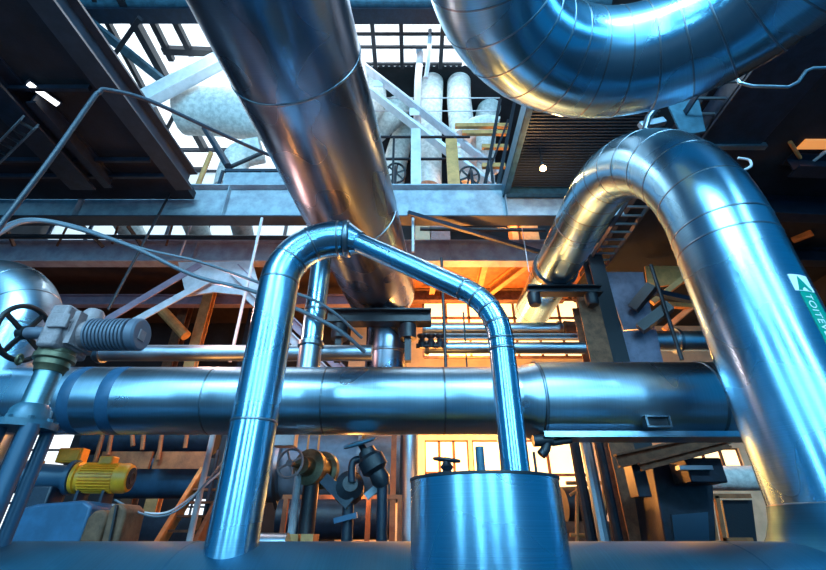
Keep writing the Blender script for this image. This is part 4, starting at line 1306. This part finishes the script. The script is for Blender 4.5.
rb = thing('roof_beam', 'thick dark blue roof beam crossing the very top', 'beam', (-6, 7.2, 15.4))
B().tube([(-13, 7.05, 15.65), (6, 7.05, 15.65)], 0.22, 20).build('top_tube', 'tealpaint', rb)
B().bar((-13, 7.3, 15.5), (6, 7.3, 15.5), 0.45, 0.35).build('box_chord', 'navy', rb)
roofbar('long black purlin running away under the rooflight, nearest the duct', (112, -20), (205, 150), 0.22, 0.3)
roofbar('thin black purlin left of the long one under the rooflight', (85, -20), (190, 175), 0.14, 0.2)
roofbar('light blue-grey angle slanting under the rooflight', (72, 8), (162, 80), 0.3, 0.12, 'tealpaint', zb - 0.45)
roofbar('dark wind brace crossing the purlins near the slab edge', (105, 68), (140, 18), 0.13, 0.13, z=zb - 0.8)
roofbar('dark purlin right of the long one, near the roof beam', (148, 12), (172, 60), 0.18, 0.2)
roofbar('dark purlin nearest the duct under the rooflight', (172, 15), (192, 55), 0.18, 0.2)
roofbar('dark short cross bar between purlins beside the duct', (163, 50), (215, 52), 0.22, 0.22)
roofbar('dark brace crossing lower purlins above the lagged pipe', (161, 140), (182, 100), 0.14, 0.14)
roofbar('level pale bar below the lagged pipe left of the duct', (168, 150), (235, 150), 0.12, 0.16, 'beam_dark')
roofbar('second level dark bar below the lagged pipe left of the duct', (175, 169), (205, 169), 0.12, 0.14)
for i, px in enumerate((372, 401, 443)):
    a, c_ = PZ(px, 22, zb), PZ(px + (3 if i < 2 else -4), 68, zb)
    c_.x = a.x
    tag(B().bar(a, c_, 0.13, 0.15).build('glazing_bar', 'black_metal'), ['black glazing bar in the small rooflight, nearest the duct', 'black glazing bar in the middle of the small rooflight', 'black glazing bar in the small rooflight, nearest the overhead bend'][i], 'bar')
for i, py in enumerate((34, 47, 64)):
    a, c_ = PZ(335, py, zb + 0.1), PZ(462, py, zb + 0.1)
    tag(B().bar(a, c_, 0.07, 0.1).build('glazing_rail', 'black_metal'), ['dark rail across the small rooflight, uppermost', 'dark rail across the small rooflight, middle', 'dark rail across the small rooflight, lowest'][i], 'rail')
rod('orange_strut', 'orange strut rising from the main beam beside the slab corner', P(196, 190, 7.8), P(211, 153, 7.8), 0.06, 'ochre', 'strut')
rod('dark_strut', 'dark strut crossing below the lagged pipe left of the duct', P(205, 128, 8.6), P(228, 166, 8.6), 0.1, 'beam_dark', 'strut')
rod('dark_strut', 'thin dark strut slanting to the duct below the lagged pipe', P(228, 168, 8.8), P(262, 153, 8.8), 0.06, 'black_metal', 'strut')

# small fittings near the right bend
t = thing('pipe_hanger', 'small galvanised hanger lug between the overhead bend and the right pipe bend', 'hanger', P(652, 122, 4.55))
B().bar(P(640, 126, 4.55), P(664, 121, 4.55), 0.09, 0.12).build('lug', 'steel_matt', t, bevel=0.01)
B().tube([P(645, 130, 4.5), P(648, 118, 4.45), P(656, 108, 4.4)], 0.05, 12).build('shackle', 'seam', t)
tag(B().tube(curve_pts([P(738, 158, 4.6), P(749, 160, 4.6), P(751, 166, 4.6), P(744, 170, 4.6)]), 0.018, 10).build('wire_handle', 'pale'), 'tiny bright wire handle at the right edge of the pipe bend', 'handle')

tag(B().tube([P(420, 229, 9.0), P(545, 230, 9.0)], 0.05, 12).build('tie_pipe', 'black_metal'), 'dark pipe across the gap right of the large duct', 'pipe')
# families of look-alikes share a group
GROUPS = {'hanger_rod': 'thin hanger rods', 'lacing_bar': 'rusty lacing bars in the bright gap', 'deck_joist': 'orange joists under the deck ceiling',
          'cross_rib': 'cross ribs under the left slab', 'baluster': 'orange rail bars above the toe board', 'glazing_bar': 'black glazing bars of the small rooflight',
          'glazing_rail': 'dark rails across the small rooflight', 'silver_pipe': 'silver pipes behind the long pipe', 'steel_beam': 'level steel beams', 'steel_column': 'steel columns',
          'roof_purlin': 'roof steel under the rooflight', 'cross_beam': 'dark beams at the right edge', 'bracket_beam': 'stub beams left of the riser', 'standpipe': 'slim standpipes',
          'frame_tube': 'tan tubes right of the tank', 'equipment_box': 'boxes behind the gap', 'lagged_vessel_end': 'white vessels in the bright gap', 'dark_downpipe': 'dark downpipes', 'cable': 'grey cables', 'guard_wire': 'guard wires', 'steel_sheet': 'steel sheets'}
for o in bpy.data.objects:
    if o.parent is None and o.get('category') and not o.get('group'):
        g = GROUPS.get(o.name.split('.')[0])
        if g:
            o['group'] = g

# ================================================================== LIGHT
def area(name, loc, target, sx, sy, power, col):
    l = bpy.data.lights.new(name, 'AREA')
    l.shape = 'RECTANGLE'
    l.size, l.size_y = sx, sy
    l.energy = power
    l.color = col
    o = bpy.data.objects.new(name, l)
    o.location = loc
    d = V(target) - V(loc)
    o.rotation_euler = d.to_track_quat('-Z', 'Y').to_euler()
    COL.objects.link(o)
    return o


def point(name, loc, power, col, r=0.15):
    l = bpy.data.lights.new(name, 'POINT')
    l.energy = power
    l.color = col
    l.shadow_soft_size = r
    o = bpy.data.objects.new(name, l)
    o.location = loc
    COL.objects.link(o)
    return o


COOL = (0.28, 0.70, 1.0)
WARM = (1.0, 0.37, 0.07)
# tall hall windows behind the photographer
area('hall_window_light', (-3.2, -8.5, 6.0), (-1, 3, 3.5), 0.8, 8.0, 620, COOL)
area('hall_window_light', (1.2, -8.5, 6.5), (1.5, 3, 3.5), 0.8, 8.0, 620, COOL)
area('hall_window_light', (-8.5, -6.0, 6.0), (1, 3, 3), 0.9, 7.0, 520, COOL)
area('hall_window_light', (5.6, -8.0, 6.0), (2.5, 4, 3.0), 0.8, 7.0, 620, COOL)
# clerestory strip high behind
area('clerestory_light', (0, -5.5, 10.6), (0, 5, 3), 15.0, 1.5, 4600, (0.34, 0.72, 1.0))
# daylight falling through the roof glazing on to the upper storey
area('rooflight_daylight', (-5.5, 9.5, 15.2), (-4.5, 10, 8), 5.0, 5.0, 350, (0.75, 0.9, 1.0))
area('rooflight_daylight', (0.2, 8.3, 15.3), (0.2, 9.5, 8), 5.0, 1.3, 120, (0.8, 0.92, 1.0))
# sodium lamps deep in the hall
for i, (x, y, z, p) in enumerate(((1.6, 11.0, 6.0, 900), (2.2, 12.6, 3.4, 380), (0.6, 12.4, 3.6, 700), (5.4, 10.0, 5.0, 200), (0.9, 7.3, 2.6, 40), (-4.2, 11.5, 3.2, 70), (2.6, 9.6, 9.6, 200))):
    point('sodium_lamp', (x, y, z), p, WARM)
for x, y, z, p in ((-3.2, 6.2, 4.8, 90),):  # added pink fill light for the long pipe and V brace
    point('pink_fill', (x, y, z), p, (1.0, 0.50, 0.40))
for x, y, z, p in ((-3.4, 6.5, 3.0, 26), (-0.9, 7.0, 2.1, 22)):  # added orange fill lights to bring out the rail bars and railing
    point('orange_fill', (x, y, z), p, (1.0, 0.38, 0.09), 0.08)
point('bulb_light', P(543, 168, 6.2) + V((0, 0, -0.15)), 40, (1, 0.55, 0.2), 0.06)
sun = bpy.data.lights.new('sun', 'SUN')
sun.energy = 8.0
sun.angle = 0.1
sun.color = (0.95, 0.98, 1.0)
so = bpy.data.objects.new('sun', sun)
so.rotation_euler = V((-0.15, -0.25, -1)).to_track_quat('-Z', 'Y').to_euler()
COL.objects.link(so)

w = bpy.data.worlds.new('sky')
S.world = w
w.use_nodes = True
nt = w.node_tree
N, L = nt.nodes, nt.links
bg = N['Background']
tc = N.new('ShaderNodeTexCoord')
sp = N.new('ShaderNodeSeparateXYZ')
L.new(tc.outputs['Generated'], sp.inputs[0])
r = N.new('ShaderNodeValToRGB')
L.new(sp.outputs['Y'], r.inputs['Fac'])
e = r.color_ramp.elements
e[0].position, e[0].color = 0.0, (0.003, 0.14, 0.33, 1)
e[1].position, e[1].color = 0.45, (1.0, 1.1, 1.2, 1)
k = e.new(0.2)
k.color = (0.01, 0.17, 0.38, 1)
L.new(r.outputs['Color'], bg.inputs['Color'])
bg.inputs['Strength'].default_value = 1.45
vs = S.view_settings
S.display_settings.display_device = 'sRGB'
vs.view_transform = 'Standard'
vs.look = 'None'
vs.gamma = 1
vs.use_curve_mapping = False
vs.exposure = -0.2
